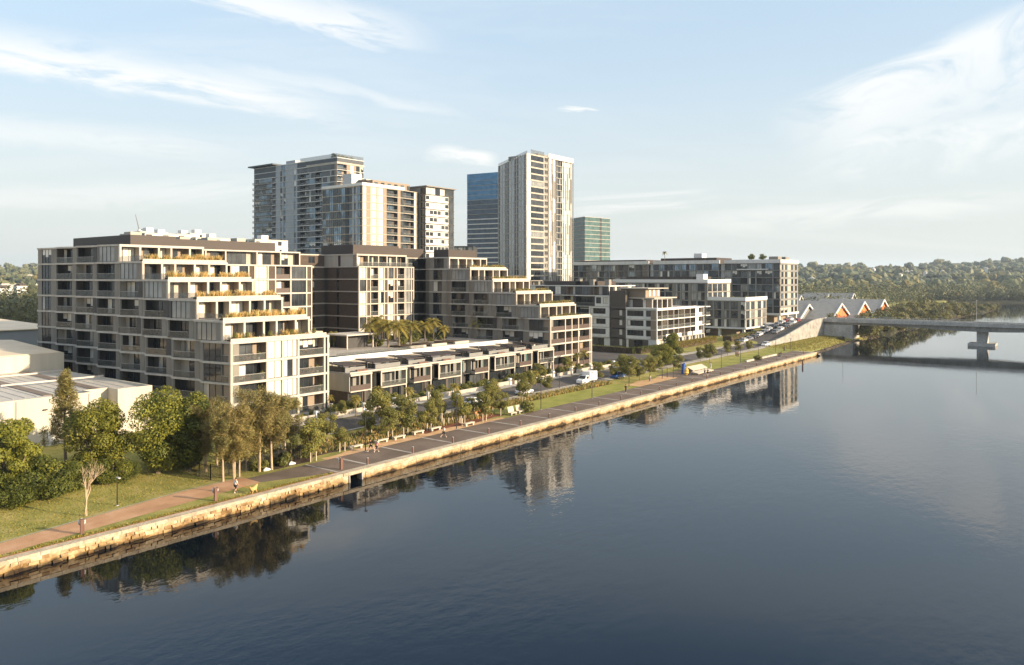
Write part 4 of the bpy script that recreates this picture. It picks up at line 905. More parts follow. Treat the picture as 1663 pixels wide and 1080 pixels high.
cr = thing('tower_crane', (u, v, 1), 'thin tower crane far behind the grass-terraced roof', 'crane')
mb = MB()
for dx in (-.8, .8):
    for dy in (-.8, .8): mb.tube([(u+dx, v+dy, 1), (u+dx, v+dy, zt-14)], .22, 'tinblue', 5)
for z in range(4, int(zt-14), 4): mb.tube([(u-.8, v-.8, z), (u+.8, v-.8, z+4)], .14, 'tinblue', 4); mb.tube([(u+.8, v+.8, z), (u-.8, v+.8, z+4)], .14, 'tinblue', 4)
mb.build('mast', cr); mb = MB(); c = Vector((u, v, zt-12)); e = Vector((u-3.5*RU, v-3.5*RV, zt+2))
mb.tube([c, e], [.8, .35], 'tinblue', 5); mb.tube([c, c+Vector((6*RU, 6*RV, 1))], .6, 'tinblue', 5); mb.build('jib', cr); mb = MB(); mb.box(u-1.2, u+1.2, v-1.2, v+1.2, zt-14, zt-11.5, 'whitepaint'); mb.build('cab', cr)
# ================================================================ WAREHOUSES
wh = thing('warehouse', (58, 114, 1), 'cream precast warehouse with striped flat metal roof beside the fig trees', 'warehouse')
x0, x1 = 2, 59.5
mb = MB()
xs = [x0, 10, 18, 26, 34, 41, 51.0]
for a, b_ in zip(xs, xs[1:]): mb.box(a+.015, b_-.015, 114, 114.25, .6, 7.75, 'tilt')
mb.box(54.4, x1, 114.0, 114.25, .6, 7.75, 'tilt'); mb.box(50.95, 54.4, 117.0, 117.25, .6, 7.7, 'tilt'); mb.box(54.4, 54.65, 114.25, 117, .6, 7.72, 'tilt'); mb.box(50.75, 50.99, 114.25, 117, .6, 7.72, 'tilt')
for a in range(115, 147, 8): mb.box(x1-.25, x1, a-.75 if a > 115 else 114.25, a+7.2, .6, 7.74, 'tilt')
mb.build('wall', wh)
mb = MB(); mb.hexa([(x0, 114.26, 7.2), (x1-.3, 117.3, 7.2), (x1-.3, 146, 7.2), (x0, 146, 7.2), (x0, 114.26, 7.32), (x1-.3, 117.3, 7.34), (x1-.3, 146, 7.9), (x0, 146, 7.9)], 'tin'); rf = mb.build('roof', wh)
mb = MB()
for x in (12, 21, 30, 38, 46, 53): mb.hexa([(x, 118, 7.36), (x+1.3, 118, 7.36), (x+1.3, 145.5, 7.86), (x, 145.5, 7.86), (x, 118, 7.46), (x+1.3, 118, 7.46), (x+1.3, 145.5, 7.98), (x, 145.5, 7.98)], 'tinstrip')
mb.build('rooflight', rf); mb = MB()
for i in range(37): x = x0+1.2+i*1.5; mb.hexa([(x, 118, 7.35), (x+.06, 118, 7.35), (x+.06, 145.8, 7.86), (x, 145.8, 7.86), (x, 118, 7.43), (x+.06, 118, 7.43), (x+.06, 145.8, 7.95), (x, 145.8, 7.95)], 'fascia')
mb.build('standing_seams', rf)
for x in (10.2, 26.2, 41.2, 50.4): mb = MB(); mb.tube([(x, 113.9, .8), (x, 113.9, 7.6)], .07, 'galv', 6); mb.build('downpipe', wh)
for v in (129.0, 141.0): mb = MB(); mb.box(44.6, 59.3, v, v+.16, 7.9, 8.15, 'tin'); mb.build('roof_edge', rf)
mb = MB(); mb.box(x0, 60.3, 146.02, 190, .6, 10.7, 'tilt'); mb.hexa([(x0, 146.3, 10.72), (60, 146.3, 10.72), (60, 190, 10.72), (x0, 190, 10.72), (x0, 146.3, 10.8), (60, 146.3, 10.8), (60, 168, 11.9), (x0, 168, 11.9)], 'tincream'); mb.build('rear_hall', wh)
mb = MB(); mb.box(45.0, 46.0, 113.93, 113.99, 1.0, 3.1, 'whitepaint'); mb.build('door', wh)
mb = MB(); mb.box(44.4, 44.9, 113.7, 113.98, 6.0, 6.15, 'darkmetal'); mb.build('wall_light', wh)
for i, (x, y) in enumerate(((37.6, 117.2), (39.6, 118.5))):
    t = thing('roof_vent', (x, y, 7.4), ['metal roof exhaust hood at the warehouse roof edge, the taller one', 'metal roof exhaust hood just behind the taller one on the warehouse'][i], 'roof vent', 'exhaust hoods on the warehouse')
    mb = MB(); mb.box(x-.5, x+.5, y-.5, y+.5, 7.35, 8.3, 'galv'); mb.build('duct', t); mb = MB(); s2 = 1-.1*i
    mb.tube([(x-.9*s2, y, 8.7), (x+.9*s2, y, 8.7)], .55, 'galv', 12); mb.build('hood', t)
w2 = thing('warehouse', (*atd(30, 190), 1), 'large blue-grey metal warehouse with cream roof behind the cream precast one', 'warehouse')
mb = MB(); mb.box(-60, 84, 205, 270, .6, 11.4, 'tinblue'); mb.build('wall', w2)
mb = MB(); mb.hexa([(-60.4, 204.6, 11.41), (84.5, 204.6, 11.41), (84.5, 270.4, 11.41), (-60.4, 270.4, 11.41), (-60.4, 204.6, 11.6), (84.5, 204.6, 11.6), (84.5, 270.4, 12.9), (-60.4, 270.4, 12.9)], 'tincream'); rf = mb.build('roof', w2)
mb = MB()
for i in range(8): mb.hexa([(-50+i*16, 206, 11.65), (-49+i*16, 206, 11.65), (-49+i*16, 268, 12.88), (-50+i*16, 268, 12.88), (-50+i*16, 206, 11.75), (-49+i*16, 206, 11.75), (-49+i*16, 268, 12.98), (-50+i*16, 268, 12.98)], 'tin')
mb.build('rooflight', rf)
# sawtooth sheds with orange gables beyond the bridge
for i, (px, vv, wd, orange) in enumerate(((1313, 116, 40, 0), (1366, 104, 46, 1), (1403, 100, 44, 1), (1435, 98, 44, 1), (1300, 158, 33, 2), (1345, 150, 38, 2), (1386, 144, 38, 2))):
    u = uat(px, vv); y0, y1, zr, ze = vv, vv+34, 10.8+i*.3, 1.4
    t = thing('boat_shed', (u, y0, 1), f'grey gabled boat shed with {"white gable trim nearest the dark apartment block" if not orange else "white trim standing "+["behind the first", "behind the second", "behind the third"][i-4]+" front shed" if orange == 2 else ["", "orange gable, first beyond the bridge abutment", "orange gable, middle one of the three", "orange gable nearest the shore trees"][i]}', 'shed', 'gabled sheds beyond the bridge')
    hw = wd/2; mb = MB(); mb.prism([(u-hw+1, y0+3), (u+hw-1, y0+3), (u+hw-1, y1), (u-hw+1, y1)], .5, ze, 'grey'); mb.build('wall', t)
    mb = MB()
    for s_ in (-1, 1): mb.hexa([(u, y0, zr-.3), (u+s_*(hw+.8), y0, ze-.5), (u+s_*(hw+.8), y1, ze-.5), (u, y1, zr-.3), (u, y0, zr), (u+s_*(hw+.8), y0, ze-.2), (u+s_*(hw+.8), y1, ze-.2), (u, y1, zr)], 'shedroof')
    rf = mb.build('roof', t); mb = MB()
    for s_ in (-1, 1): mb.hexa([(u, y0-.5, zr-.7), (u+s_*(hw+.9), y0-.5, ze-1.0), (u+s_*(hw+.9), y0-.02, ze-1.0), (u, y0-.02, zr-.7), (u, y0-.5, zr+.2), (u+s_*(hw+.9), y0-.5, ze-.1), (u+s_*(hw+.9), y0-.02, ze-.1), (u, y0-.02, zr+.2)], 'whitepaint')
    mb.build('gable_trim', rf); mb = MB(); gm = 'orange' if orange == 1 else 'grey'
    mb.prism([(u-hw+1, y0+.7), (u+hw-1, y0+.7), (u+hw-1, y0+1.2), (u-hw+1, y0+1.2)], .5, ze, gm)
    n = len(mb.v); mb.v.extend([(u-hw+1, y0+.7, ze), (u+hw-1, y0+.7, ze), (u, y0+.7, zr-1), (u-hw+1, y0+1.2, ze), (u+hw-1, y0+1.2, ze), (u, y0+1.2, zr-1)])
    for q in ((0, 1, 2), (5, 4, 3), (1, 4, 5, 2), (0, 2, 5, 3)): mb.f.append(tuple(n+j for j in q)); mb.m.append(0)
    mb.build('gable_wall', t)
    mb = MB()
    for q in range(3): mb.box(u-hw*.62-.4, u-hw*.62+.4, y0+5+q*10, y0+9+q*10, ze+3.0, ze+3.7, 'whitepaint')
    mb.build('skylight', rf)
# ================================================================ VEGETATION
def leafcloud(mb, blobs, n, size, mats, r, stretch=1.0, droop=0.0, inner=.55, jit=.55):
    """small leaf faces through the outer part of each lobe; mats = [(material, weight)]"""
    wts = [b[3] if len(b) > 3 else b[1][0]*b[1][1]*b[1][2] for b in blobs]; tw = sum(wts)
    ms = [mb.mi(m) for m, _ in mats]; mw = [w for _, w in mats]
    for bl, w in zip(blobs, wts):
        (cx, cy, cz), (rx, ry, rz_) = bl[0], bl[1]; k = max(3, round(n*w/tw))
        bm = r.choices(ms, mw)[0]
        for _ in range(k):
            z = r.uniform(-1, 1); t = r.uniform(0, 6.2832); q = math.sqrt(1-z*z); d = (q*math.cos(t), q*math.sin(t), z)
            s = inner+(1.06-inner)*r.random()**.6
            c = Vector((cx+d[0]*rx*s, cy+d[1]*ry*s, cz+d[2]*rz_*s))
            nrm = Vector((d[0]+r.gauss(0, jit), d[1]+r.gauss(0, jit), d[2]+.35*jit/.55+r.gauss(0, jit))).normalized()
            a = nrm.cross(Vector((r.gauss(0, 1), r.gauss(0, 1), r.gauss(0, 1)-droop*3)))
            if a.length < 1e-3: continue
            a.normalize(); b = nrm.cross(a)
            if droop: b = (b*(1-droop)+Vector((d[0]*.3, d[1]*.3, -1))*droop).normalized(); a = a-b*a.dot(b); a.normalize()
            L = size*r.uniform(.6, 1.35)*.5; wd = L*r.uniform(.5, .75)/stretch; n0 = len(mb.v)
            for p in (c-b*L, c+a*wd-b*L*.1, c+b*L*1.0, c-a*wd+b*L*.15): mb.v.append((p.x, p.y, p.z))
            mb.f.append((n0, n0+1, n0+2, n0+3)); mb.m.append(bm if r.random() < .7 else r.choices(ms, mw)[0])
def lobes(r, n, W, z0, z1, rl, shape=1.0):
    out = []
    for i in range(n):
        t = r.uniform(0, 6.283); h = r.random()
        prof = math.sin(math.pi*clamp(.12+h*.80, 0, 1))**.7
        q = math.sqrt(r.random())*W*prof*.86
        s = rl*r.uniform(.65, 1.25)
        out.append(((q*math.cos(t), q*math.sin(t), lerp(z0+s*.6, z1-s*.6, h)), (s, s*r.uniform(.85, 1.15), s*r.uniform(.65, .95))))
    return out
def trunkmb(r, pts0, r0, r1, limbs, m):
    mb = MB(); n = len(pts0); mb.tube(pts0, [lerp(r0, r1, i/(n-1)) for i in range(n)], m, 8)
    for (a, b_, q0, q1) in limbs:
        A, Bv = Vector(a), Vector(b_); mid = (A+Bv)/2+Vector((r.uniform(-.1, .1), r.uniform(-.1, .1), -.08))*(Bv-A).length
        mb.tube([A, mid, Bv], [q0, (q0+q1)/2, q1], m, 6)
    return mb
def make_tree(kind, seed, hgt, W):
    """root Empty > trunk, crown, in local coordinates (base at the origin)"""
    r = random.Random(seed); root = bpy.data.objects.new(kind, None); COL.objects.link(root)
    if kind == 'fig_tree':
        ht = hgt*.22; bl = lobes(r, 34, W, ht*.25, hgt, W*.33); pts = [(0, 0, -.3), (.1, 0, ht*.6), (0, .1, ht*1.2)]
        limbs = [((0, .05, ht*.9), tuple(Vector(b[0])*.9), .14, .04) for b in bl[::2]]
        trunkmb(r, pts, .38, .24, limbs, 'bark').build('trunk', root, (0, 0, 0)); mb = MB()
        leafcloud(mb, bl, 20000, .28, FIGM, r, 1.1); mb.build('crown', root, (0, 0, 0))
    elif kind == 'casuarina':
        bl = []; limbs = []; ns = r.choice([1, 2, 2])
        mbT = MB()
        for s in range(ns):
            t = r.uniform(0, 6.28); lean = r.uniform(.2, .6) if ns > 1 else .2; top = Vector((lean*math.cos(t)*1.6, lean*math.sin(t)*1.6, hgt*r.uniform(.88, .97)))
            P = [(0, 0, -.3), (lean*math.cos(t)*.5, lean*math.sin(t)*.5, hgt*.3), tuple(top*.62), tuple(top)]
            mbT.tube(P, [.17, .13, .085, .02], 'barkpale', 7)
            for i in range(20):
                h = r.uniform(.26, .98); c = Vector(P[1]).lerp(top, max(0, (h-.3)/.68)); a = r.uniform(0, 6.28); q = W*(.25+.75*math.sin(math.pi*min(1, (h-.22)*1.15))**.8)*r.uniform(.35, 1)
                e = c+Vector((q*math.cos(a), q*math.sin(a), r.uniform(.2, .9))); mbT.tube([c, (c+e)/2+Vector((0, 0, .15)), e], [.035, .025, .008], 'barkpale', 4, False)
                bl.append((tuple(e-Vector((0, 0, .25))), (.78, .78, 1.0))); bl.append((tuple((c+e)/2), (.6, .6, .8)))
        mbT.build('trunk', root, (0, 0, 0)); mb = MB(); leafcloud(mb, bl, 11000, .5, [('l_cas', 3), ('l_con', 2)], r, 5.0, .38, .15); mb.build('crown', root, (0, 0, 0))
    elif kind == 'she_oak':
        bl = []; mbT = MB(); mbT.tube([(0, 0, -.3), (.1, 0, hgt*.5), (0, .05, hgt*.98)], [.2, .12, .02], 'bark', 7)
        for i in range(44):
            h = .2+.78*i/44; a = i*2.4; q = W*(1.08-h)*r.uniform(.5, 1.05); e = Vector((q*math.cos(a), q*math.sin(a), hgt*h+q*.35))
            mbT.tube([(0, 0, hgt*h), e], [.04, .01], 'bark', 4, False); bl.append((tuple(e), (.55, .55, .7))); bl.append((tuple(e*.55+Vector((0, 0, hgt*h*.45))), (.45, .45, .6)))
        mbT.build('trunk', root, (0, 0, 0)); mb = MB(); leafcloud(mb, bl, 9000, .55, [('l_con', 3), ('l_cas', 1)], r, 4.5, .45, .15); mb.build('crown', root, (0, 0, 0))
    elif kind == 'street_tree':
        ht = hgt*.24; bl = lobes(r, 18, W, ht*.8, hgt, W*.4); pts = [(0, 0, -.2), (.04, .02, ht), (0, 0, hgt*.85)]
        limbs = [((0, 0, lerp(ht, hgt*.6, r.random())), tuple(Vector(b[0])*.95), .03, .012) for b in bl]
        trunkmb(r, pts, .07, .02, limbs, 'bark').build('trunk', root, (0, 0, 0)); mb = MB(); leafcloud(mb, bl, 5200, .235, [('l_str', 3), ('l_shr', 1)], r, 1.3, .15); mb.build('crown', root, (0, 0, 0))
    elif kind == 'shrub':
        bl = lobes(r, 9, W, -.1, hgt, W*.5); mb = MB(); leafcloud(mb, bl, 1500, .22, [('l_shr', 3), ('l_str', 1)], r, 1.3); mb.build('foliage', root, (0, 0, 0))
        mb = MB(); mb.tube([(0, 0, -.2), (0, 0, hgt*.7)], [.06, .02], 'bark', 5); mb.build('stem', root, (0, 0, 0))
    elif kind == 'bush':
        bl = lobes(r, 18, W, -.2, hgt, W*.42); mb = MB(); leafcloud(mb, bl, 9500, .235, [('l_figd', 3), ('l_fig', 1)], r, 1.2); mb.build('foliage', root, (0, 0, 0))
        mb = MB(); mb.tube([(0, 0, -.2), (0, 0, hgt*.7)], [.12, .04], 'bark', 5)
        for i in range(6): mb.tube([(0, 0, .3), Vector(bl[i][0])], [.06, .02], 'bark', 4)
        mb.build('stem', root, (0, 0, 0))
    elif kind == 'palm_tree':
        ht = hgt-W*.35; mb = MB(); pts = [(0, 0, -.2), (.1, .05, ht*.5), (.05, .12, ht)]; mb.tube(pts, [.2*W/2, .14*W/2, .17*W/2], 'bark', 8); mb.build('trunk', root, (0, 0, 0))
        mb = MB(); k = mb.mi('l_palm')
        for i in range(26):
            a = i*2.399; up = lerp(1.15, -.35, i/25); L = W*r.uniform(.85, 1.1); o = Vector((.05, .12, ht)); d = Vector((math.cos(a), math.sin(a), 0)); pr = o.copy(); N_ = 11; side = Vector((-d.y, d.x, 0)); prev = None
            for j in range(N_+1):
                t = j/N_; p = o+d*(L*t*(math.cos(up)*.9+.1))+Vector((0, 0, L*(math.sin(up)*t-.62*t*t)))
                if prev is not None:
                    for sg in (-1, 1):
                        lf = L*.24*math.sin(math.pi*clamp(t*.92+.08, 0, 1))**.5; q = p+side*sg*lf+d*lf*.55+Vector((0, 0, -lf*.45)); n0 = len(mb.v)
                        w2 = (p-prev)*.42
                        for v_ in (prev, prev+w2, q): mb.v.append(tuple(v_))
                        mb.f.append((n0, n0+1, n0+2)); mb.m.append(k)
                        n0 = len(mb.v)
                        for v_ in (prev+w2*1.15, p, q+(p-prev)*.5): mb.v.append(tuple(v_))
                        mb.f.append((n0, n0+1, n0+2)); mb.m.append(k)
                prev = p
        mb.build('crown', root, (0, 0, 0))
    elif kind == 'bare_tree':
        mb = MB()
        def br_(p, d, L, rad, dep):
            e = p+d*L; mid = p+d*L*.5+Vector((r.gauss(0, .04), r.gauss(0, .04), 0))*L; mb.tube([p, mid, e], [rad, rad*.8, rad*.6], 'barkpale', 5, False)
            if dep:
                for _ in range(3 if dep > 1 else 4): br_(p.lerp(e, r.uniform(.5, 1)), (d+Vector((r.gauss(0, .38), r.gauss(0, .38), r.gauss(.12, .2)))).normalized(), L*r.uniform(.55, .8), rad*.55, dep-1)
        br_(Vector((0, 0, -.2)), Vector((.03, 0, 1)), hgt*.36, .1, 4); mb.build('trunk', root, (0, 0, 0))
    elif kind == 'mangrove':
        bl = lobes(r, 10, W, .2, hgt, W*.45); mb = MB(); leafcloud(mb, bl, 900, .75, [('l_mang', 3), ('l_far', 2), ('l_str', 1)], r, 1.2); mb.build('crown', root, (0, 0, 0))
        mb = MB(); mb.tube([(0, 0, -.5), (.1, 0, hgt*.7)], [.2, .05], 'bark', 5); mb.build('trunk', root, (0, 0, 0))
    return root
FIGM = [('l_fig', 3), ('l_figd', 2)]
PROTO = {}
def plant(kind, u, v, z, h, label, cat='tree', group=None, seed=0, h0=None, W=None, fresh=False, rz=None):
    D0 = {'street_tree': (5, 1.65), 'shrub': (1.2, .8), 'bush': (4, 2.4), 'palm_tree': (5, 2.2), 'casuarina': (10, 2.3), 'mangrove': (7, 4.0), 'fig_tree': (9, 4.2), 'she_oak': (11, 2.2), 'bare_tree': (5, 1)}
    a, b_ = D0[kind]; h0 = h0 or a; W = W or b_; key = (kind, seed, h0, W)
    if key in PROTO: root = copy_tree(PROTO[key])
    else: root = make_tree(kind, seed+100, h0, W); PROTO[key] = root
    root.location = (u, v, z); s = h/h0; root.scale = (s, s, s); root.rotation_euler[2] = rng.uniform(0, 6.28) if rz is None else rz
    for k_ in ('group',):
        if k_ in root: del root[k_]
    return tag(root, label, cat, group)
# --- trees by the warehouse
def pk(px, py): return pick(px, py)
TG = 'trees beside the cream warehouse'
u, v, z = pk(256, 768); plant('fig_tree', u, v, z, 10.4, 'biggest dark green fig tree in front of the stepped block corner', group=TG, seed=1, h0=10.4, W=4.7)
u, v, z = pk(307, 764); plant('fig_tree', u, v, z, 9.2, 'shaded dark fig tree crowding against the biggest fig and the casuarinas', group=TG, seed=2, h0=9.2, W=3.2)
FIGM = [('l_fig', 3), ('l_str', 1), ('l_yel', .5)]
u, v, z = pk(157, 772); plant('fig_tree', u, v, z, 8.6, 'mid green round tree in front of the warehouse wall', group=TG, seed=3, h0=8.6, W=3.8)
FIGM = [('l_yel', 4), ('l_fig', 1)]
u, v, z = pk(20, 806); plant('fig_tree', u, v, z, 8.2, 'yellow green tree at the edge of the grass, brightest of the group', group=TG, seed=4, h0=8.2, W=3.0)
u, v, z = pk(106, 752); plant('she_oak', u, v, z, 11.3, 'slender feathery she-oak standing against the warehouse wall', group=TG, seed=1, h0=11.3, W=3.3)
for i, (px, py, h, W, lb) in enumerate(((74, 806, 4.6, 2.7, 'largest dark green bush between the yellow tree and the round tree'), (117, 798, 3.3, 1.7, 'dark bush tucked behind the bare tree'), (183, 783, 2.9, 2.1, 'bush under the round tree by the pale paving'), (212, 778, 1.9, 1.3, 'small round bush between the round tree and the biggest fig'), (20, 822, 3.0, 2.1, 'dark bush in the shade under the yellow tree'), (150, 785, 2.6, 1.8, 'bush hugging the trunk of the round tree'), (-25, 815, 4.2, 2.6, 'bush at the very edge of the grass beyond the yellow tree'))):
    u, v, z = pk(px, py); plant('bush', u, v, z, h, lb, 'bush', 'bushes below the warehouse trees', seed=10+i % 4, h0=4, W=W*4/h)
u, v, z = pk(139, 838); plant('bare_tree', u, v, z, 7.0, 'leafless pale young tree on the rough grass beside the path', seed=1)
CS = [(362, 782, 8.0, 'double-trunked casuarina nearest the person walking the dog'), (380, 778, 9.2, 'casuarina directly behind the person walking the dog'), (388, 774, 7.4, 'thin casuarina close beside the one behind the dog walker'), (421, 766, 10.2, 'tall straight casuarina beside the dark asphalt start of the promenade'), (441, 763, 9.8, 'forked tall casuarina at the edge of the dark promenade'), (334, 766, 8.2, 'casuarina by the fence corner next to the figs'), (352, 756, 9.4, 'casuarina behind the fence at the back of the grove'), (402, 752, 9.6, 'casuarina in the middle of the grove behind the fence'), (463, 748, 8.6, 'last casuarina of the grove towards the street'), (431, 747, 8.8, 'casuarina behind the tall straight one')]
for i, (px, py, h, lb) in enumerate(CS):
    u, v, z = pk(px, py); plant('casuarina', u, v, z, h, lb, group='casuarina grove by the fence', seed=i % 4, W=2.5+.15*(i % 4))
# --- street trees (pixel of the base, height in pixels)
ST = [(506, 749, 64), (553, 733, 36), (597, 706, 38), (631, 713, 46), (615, 694, 56), (656, 706, 62), (694, 699, 42), (555, 678, 24), (684, 668, 36), (775, 650, 36), (784, 684, 42), (749, 687, 40), (813, 674, 36), (832, 638, 38), (890, 622, 28), (905, 622, 22), (1012, 614, 34), (1022, 622, 40), (1038, 618, 34), (1055, 614, 34), (1068, 606, 26), (1124, 584, 22), (1152, 590, 30), (1181, 578, 22), (1101, 605, 26), (664, 690, 30), (640, 680, 34), (716, 680, 28), (868, 632, 24), (984, 612, 26), (1003, 606, 22), (576, 668, 24), (728, 664, 28), (765, 668, 22), (920, 606, 24), (1190, 572, 18), (1204, 568, 16)]
ST += [(530, 716, 44), (708, 688, 40), (795, 668, 40), (848, 652, 30), (950, 616, 28)]
for i, (px, py, hp) in enumerate(sorted(ST)):
    u, v, z = pk(px, py); d = u*FU+v*FV; h = 1.12*hp*d/FPX
    if 92.4 < v < 99: v = 91.4 if v < 95.7 else 99.9; z = gnd(u, v)
    side = 'promenade edge' if v < 90 else 'terrace street footpath'
    n_ = sum(1 for q in sorted(ST)[:i] if (pk(q[0], q[1])[1] < 90) == (v < 90))
    plant('street_tree', u, v, z, h, f'leafy young tree, {ORD[n_]} along the {side} counting away from the casuarinas', group='young street trees', seed=i % 4)
    if v < 90 and u < 130:
        t = thing('tree_stake', (u, v, z), f'pair of pale timber stakes round the {ORD[n_]} young tree on the promenade edge', 'tree stakes', 'stakes round young trees')
        for s in (-.45, .45): mb = MB(); mb.box(u+s-.05, u+s+.05, v-.35, v-.25, z-.1, z+1.25, 'timberpale'); mb.build('stake', t)
        mb = MB(); mb.box(u-.5, u+.5, v-.245, v-.235, z+1.0, z+1.08, 'mull'); mb.build('tie', t)
u, v, z = pk(1090, 593); plant('fig_tree', u, v, z, 8.4, 'broad dark fig tree beside the white colonnade building', seed=2, h0=9.2, W=3.2)
u, v, z = pk(1075, 596); plant('fig_tree', u, v, z, 6.4, 'lower dark tree leaning out from the broad fig by the colonnade', seed=1, h0=10.4, W=4.7)
for i, (px, py, h) in enumerate(((857, 669, 2.1), (878, 622, 1.5), (1230, 585, 1.6))):
    u, v, z = pk(px, py); plant('shrub', u, v, z, h, ['dark round shrub beside the two pale lounge seats', 'low shrub at the lawn edge near the cab truck', 'shrub on the far grass bank'][i], 'shrub', seed=2)
# --- palms
PLM = [(534, 670, 30, 0), (612, 668, 42, 0), (664, 664, 36, 0), (738, 662, 40, 0), (804, 652, 32, 0), (841, 640, 34, 0), (578, 676, 34, 0), (520, 668, 26, 0), (936, 604, 32, 0), (948, 602, 34, 0), (928, 610, 24, 0), (697, 650, 26, 0), (870, 626, 24, 0)]
for i, (px, py, hp, _) in enumerate(sorted(PLM)):
    u, v, z = pk(px, py); d = u*FU+v*FV; plant('palm_tree', u, v, z, hp*d/FPX, f'garden palm in front of the terrace houses, {ORD[i]} counting from the grass-terraced block', 'palm', 'palms in the street gardens', seed=i % 2, W=1.7)
PP = [(609, 561, 42), (630, 562, 36), (648, 562, 34), (666, 559, 34), (584, 552, 22), (690, 553, 28), (703, 552, 32), (721, 553, 22), (775, 548, 28), (640, 553, 30), (657, 552, 30), (620, 552, 30), (541, 562, 22), (598, 556, 28), (679, 552, 26)]
for i, (px, py, hp) in enumerate(sorted(PP)):
    u, v = at(px, py, 8.2); d = u*FU+v*FV; plant('palm_tree', u, v, 7.95, 1.2*hp*d/FPX, f'{ORD[i]} palm in the podium garden, counting from the pool end', 'palm', 'podium palms', seed=2+i % 2, W=2.6)
for i in range(46):
    u = rng.uniform(114, 152); v = rng.uniform(132, 145) if u > 123 else rng.uniform(141, 145); plant('shrub', u, v, 7.95, rng.uniform(1.0, 2.2), 'green shrub in the podium garden among the palms', 'shrub', 'podium shrubs', seed=i % 3)
u, v = atd(1079, 365); plant('palm_tree', u, v, 31.6, 4.6, 'lone palm on the roof of the long dark block', 'palm', seed=0, W=1.7)
for i, px in enumerate((1219, 1238)): u, v = atd(px, 350); plant('bush', u, v, 32.0, 2.6, ['wide roof garden tree on the dark block', 'darker roof garden tree next to the two plant boxes'][i], 'tree', 'roof garden trees', seed=10, W=2.4)
for i in range(5): plant('bush', 262.5+i*3.6, 314+4.5+i*.8, 85.7, 2.4-.2*(i % 2), 'roof garden bush on top of the tall dark glazed tower', 'bush', 'tower roof garden', seed=11, W=2.4)
for i in range(6): plant('shrub', 287+i*3, 116+rng.uniform(-3, 3), 15.1, 1.4, 'roof terrace shrub on the grey stepped block', 'shrub', 'grey block roof shrubs', seed=i % 3)
# --- front gardens: shrubs between the street and the houses
for i in range(84):
    u = lerp(64, 176, (i+rng.random())/84); v = rng.uniform(101.6, 104.6) if u > 88 else rng.uniform(100.8, 102.8)
    plant('shrub', u, v, gnd(u, v), rng.uniform(.7, 1.7), 'green garden shrub between the low wall and the buildings', 'shrub', 'front garden shrubs', seed=i % 4)
for i in range(56):
    u = lerp(66, 152, (i+rng.random())/56); v = rng.uniform(88.6, 90.7) if u > 105 else rng.uniform(84.6, 90.4)
    if 86 < u < 105 and v < 87: v += 3
    plant('shrub', u, v, gnd(u, v), rng.uniform(.35, .75), 'low shrub in the planting strip beside the street', 'shrub', 'street planting shrubs', seed=i % 4)
for i in range(26):
    u = rng.uniform(56, 68); v = rng.uniform(83.0, 90); plant('shrub', u, v, gnd(u, v), rng.uniform(.8, 1.6), 'leafy shrub in the bed between the casuarinas and the turning circle', 'shrub', 'casuarina bed shrubs', seed=i % 4)
# clipped hedges
def hedge(u0, u1, v0, v1, h, label, m='l_hedge', n=3000, name='hedge'):
    mb = MB(); r = random.Random(int(u0)); mb.box(u0+.15, u1-.15, v0+.15, v1-.15, gnd(u0, v0)-.1, gnd(u0, v0)+h-.2, 'soil')
    k = mb.mi(m); z0 = gnd((u0+u1)/2, v0)
    for _ in range(n):
        p = Vector((r.uniform(u0, u1), r.choice((r.uniform(v0, v0+.25), r.uniform(v0, v1))), z0+h*r.random()**.5*1.04)); a = Vector((r.gauss(0, 1), r.gauss(0, 1), r.gauss(0, 1))).normalized(); b_ = a.cross(Vector((r.gauss(0, 1), r.gauss(0, 1), r.gauss(0, 1)))).normalized(); s = r.uniform(.1, .2)
        n0 = len(mb.v)
        for q in (p-a*s, p+b_*s*.6, p+a*s, p-b_*s*.6): mb.v.append(tuple(q))
        mb.f.append((n0, n0+1, n0+2, n0+3)); mb.m.append(k)
    return single(mb, name, label, 'hedge', org=((u0+u1)/2, v0, z0))
hedge(226, 259, 108.6, 110.3, 2.2, 'long yellow green hedge below the white colonnade', n=5200)
hedge(206, 219, 110, 112, 1.9, 'dark clipped hedge at the foot of the white block', 'l_figd', 2500); hedge(204.5, 206.2, 112, 130, 1.9, 'dark hedge along the side street', 'l_figd', 2500)
hedge(262, 330, 104.5, 108, 2.0, 'leafy planting along the ramp road below the grey block', 'l_shr', 6000)
# --- stuff: grasses and ground cover
def blades(mb, u0, u1, v0, v1, n, h, zf, mats, r, w=.05, clump=1):
    ms = [mb.mi(m) for m in mats]
    for _ in range(n):
        u, v = r.uniform(u0, u1), r.uniform(v0, v1); z = zf(u, v); k = r.choice(ms)
        for c in range(clump):
            a = r.uniform(0, 6.28); hh = h*r.uniform(.5, 1.2); ln = hh*r.uniform(.1, .6); ww = w*r.uniform(.6, 1.3); du, dv = math.cos(a), math.sin(a); n0 = len(mb.v)
            mb.v.extend([(u-dv*ww, v+du*ww, z-.02), (u+dv*ww, v-du*ww, z-.02), (u+du*ln+dv*ww*.3, v+dv*ln-du*ww*.3, z+hh), (u+du*ln-dv*ww*.3, v+dv*ln+du*ww*.3, z+hh*.97)])
            mb.f.append((n0, n0+1, n0+2, n0+3)); mb.m.append(k)
r = random.Random(21)
def stuff(mb, name, label, cat): o = mb.build(name); return tag(o, label, cat, kind='stuff')
mb = MB(); [blades(mb, u_, u_+2, 79.5+max(0, u_-26)*.16+(.4 if u_ > 24 else 0), 97, 420, .085, gnd, ['l_grass', 'l_grass', 'l_str'], r, .05, 2) for u_ in range(14, 58, 2)]
for a in range(0, len(mb.f)):
    pass
stuff(mb, 'grass', 'rough uncut grass between the path and the warehouse trees', 'grass')
